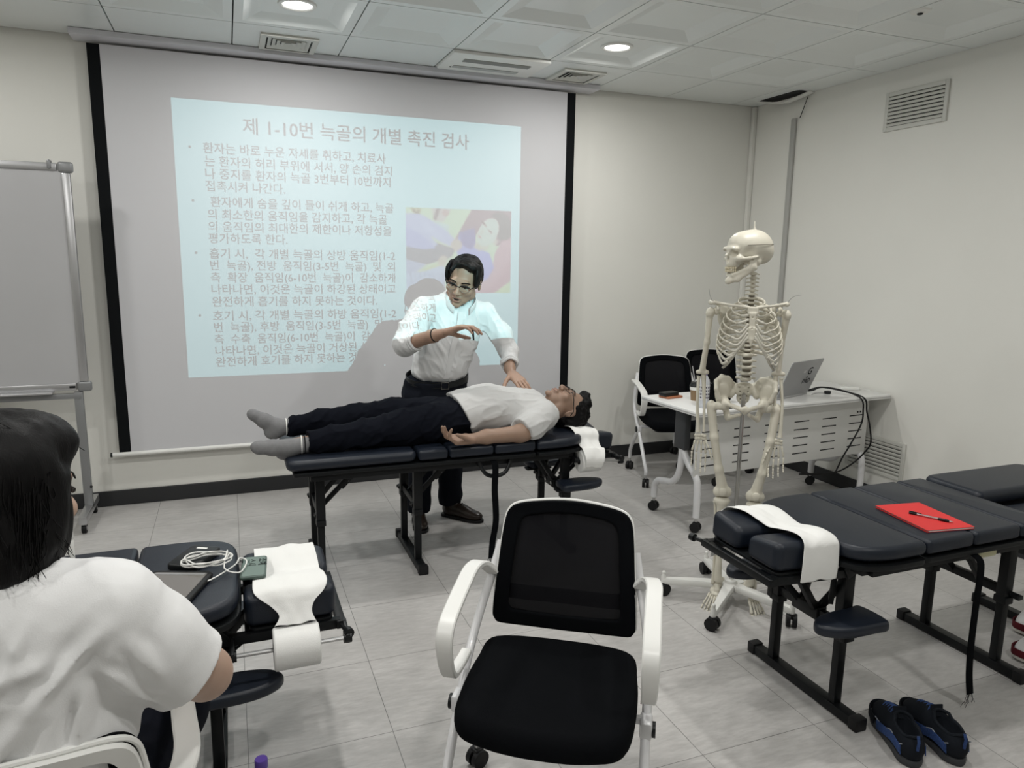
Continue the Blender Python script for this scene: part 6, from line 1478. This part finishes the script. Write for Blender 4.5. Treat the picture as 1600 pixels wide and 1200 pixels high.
f5 = folds(41, .0045, 6, 6, 3, 4); f6 = folds(47, .0014, 20, 20, 7, 3)
BC = [((-.20, 1.14, 1.06), (-.30, 1.13, .95), .011, .010), ((-.30, 1.13, .95), (-.43, 1.13, .80), .010, .012), ((-.235, 1.15, .96), (-.25, 1.15, .86), .010, .009), ((-.25, 1.15, .86), (-.22, 1.16, .72), .008, .011), ((-.26, 1.13, 1.02), (-.42, 1.13, .99), .006, .012), ((-.33, 1.13, .86), (-.28, 1.13, .68), .008, .012), ((-.42, 1.13, .92), (-.36, 1.13, .72), .007, .012),
      ((-.17, 1.17, 1.03), (-.13, 1.20, .95), .006, .008), ((-.215, 1.17, .99), (-.15, 1.20, .91), .007, .008), ((-.20, 1.19, .95), (-.13, 1.24, .875), .007, .007), ((-.30, 1.14, 1.08), (-.35, 1.13, .97), .006, .010), ((-.24, 1.16, .78), (-.19, 1.2, .64), .007, .010)]
def creases(L_):
    def f(X, Y, Z):
        r_ = 0
        for a, b_, amp, w_ in L_:
            a = v3(a); ba = v3(b_) - a; h = np.clip(((X - a[0]) * ba[0] + (Z - a[2]) * ba[2]) / (ba[0] ** 2 + ba[2] ** 2), 0, 1)
            d = np.sqrt((X - a[0] - h * ba[0]) ** 2 + (Z - a[2] - h * ba[2]) ** 2) + .004 * vnoise(X * 18, Y * 18, Z * 18, 77); r_ = r_ - amp * (np.exp(-(d / w_) ** 2) - .7 * np.exp(-((d - 2 * w_) / (1.2 * w_)) ** 2)) * np.sin(np.pi * np.clip(h * .9 + .05, 0, 1))
        return np.where(Y < 1.27, r_, 0)
    return f
f7 = creases(BC); s.disp = lambda X, Y, Z: f5(X + .55 * Z, Y, Z - .8 * X) + f6(X - .6 * Z, Y, Z) + f7(X, Y, Z)
dress(WOM, s, .0045, 't_shirt', M['tee'], 1)
s = SDF(.04)
s.ell((-.36, 1.38, .575), (.195, .16, .095))
s.chain([(-.27, 1.42, .585), (-.185, 1.66, .605), (-.18, 1.80, .585)], [.100, .090, .075], k=.03); s.chain([(-.205, 1.80, .572), (-.20, 1.80, .10)], [.072, .055], k=.02); s.chain([(-.45, 1.42, .575), (-.50, 1.82, .572)], [.098, .075], k=.03); s.chain([(-.50, 1.82, .572), (-.52, 1.84, .10)], [.072, .055], k=.02)
s.cut((0, 0, .085), (0, 0, -1)); s.cut((0, 0, .482), (0, 0, -1)) if False else None
s.disp = folds(51, .007, 8, 8, 8); dress(WOM, s, .006, 'trousers', M['pantsb'], 1)
for x, y in ((-.20, 1.84), (-.52, 1.88)):
    s = SDF(.025); Mx = Matrix.Translation((x, y, 0)); h = H3(s, Mx); h.ell((0, .09, .035), (.042, .07, .034)); h.ell((0, .01, .045), (.038, .08, .045)); h.ell((0, -.045, .05), (.034, .045, .05)); s.cut((0, 0, .001), (0, 0, -1)); dress(WOM, s, .005, 'shoe', M['rubber'], 2)
# bobbed hair with loose strands at the nape
s = SDF(.02); h = H3(s, WM)
h.ell((0, .028, .045), (.096, .112, .092)); h.ell((0, .055, -.03), (.094, .080, .10)); h.ell((0, .050, -.10), (.086, .060, .05)); h.ell((0, -.03, .085), (.085, .072, .052))
for q in (-1, 1): h.ell((q * .072, .005, -.035), (.024, .056, .085)); h.cap((q * .072, -.010, .03), (q * .082, .008, -.065), .020, .012)
h.ell((0, -.120, -.030), (.098, .100, .098), k=.012, op='sub'); h.ell((0, .0, -.158), (.12, .14, .05), k=.02, op='sub')
s.disp = lambda X, Y, Z: .004 * vnoise(X * 28, Y * 28, Z * 8, 61) + .0022 * vnoise(X * 85, Y * 85, Z * 14, 63)
hr = dress(WOM, s, .0036, 'hair', M['hair'], 1)
b = MB(); rnd = random.Random(11)
for k in range(520):
    a = rnd.uniform(-2.5, 2.5) + math.pi / 2; z0 = rnd.uniform(-.06, .05); rx, ry = .098, .105
    p0 = Vector((rx * math.cos(a), .040 + ry * math.sin(a), z0)); out = Vector((math.cos(a), math.sin(a), 0)); L_ = rnd.uniform(.04, .085) + .02 * math.sin(a * 7)
    if p0.y < -.035: continue
    p1 = p0 * 1.0 + Vector((0, 0, -L_ * .5)) + out * rnd.uniform(-.006, .004); p2 = p0 * .93 + Vector((0, .0, -L_)) + out * rnd.uniform(-.012, .016) + Vector((rnd.uniform(-.012, .012), 0, 0))
    if p2.z < -.130: p2.z = -.130 + rnd.uniform(-.012, .014)
    b.tube(spline([WM @ q for q in (p0, p1, p2)], 4), [.0013 * (1 - .085 * i) for i in range(9)], 4, caps=False)
for k in range(46):   # flicked ends by the cheek and fly-aways on the crown
    p0 = Vector((-.070 + rnd.uniform(-.012, .01), rnd.uniform(-.02, .04), -.115 + rnd.uniform(-.02, .02))); d = Vector((rnd.uniform(-.03, -.004), rnd.uniform(-.03, .02), -.03 - rnd.random() * .02))
    b.tube(spline([WM @ q for q in (p0, p0 + d * .6, p0 + d + Vector((-.012, -.01, .006)))], 4), [.0012 * (1 - .09 * i) for i in range(9)], 4, caps=False)
for k in range(22):
    a = rnd.uniform(0, 6.28); e = rnd.uniform(.5, 1.4); n_ = Vector((math.cos(a) * math.cos(e), math.sin(a) * math.cos(e), math.sin(e))); p0 = Vector((0, .028, .045)) + Vector((n_.x * .094, n_.y * .11, n_.z * .09)); t_ = n_.orthogonal().normalized()
    b.tube(spline([WM @ q for q in (p0, p0 + t_ * .03 + n_ * .006, p0 + t_ * .06 + n_ * rnd.uniform(-.008, .012))], 4), .0006, 4, caps=False)
o = b.build('loose_strands', M['hair'], hr, 180); o['kind'] = 'stuff'; o.data.transform(Matrix.Translation(-WOM.location))
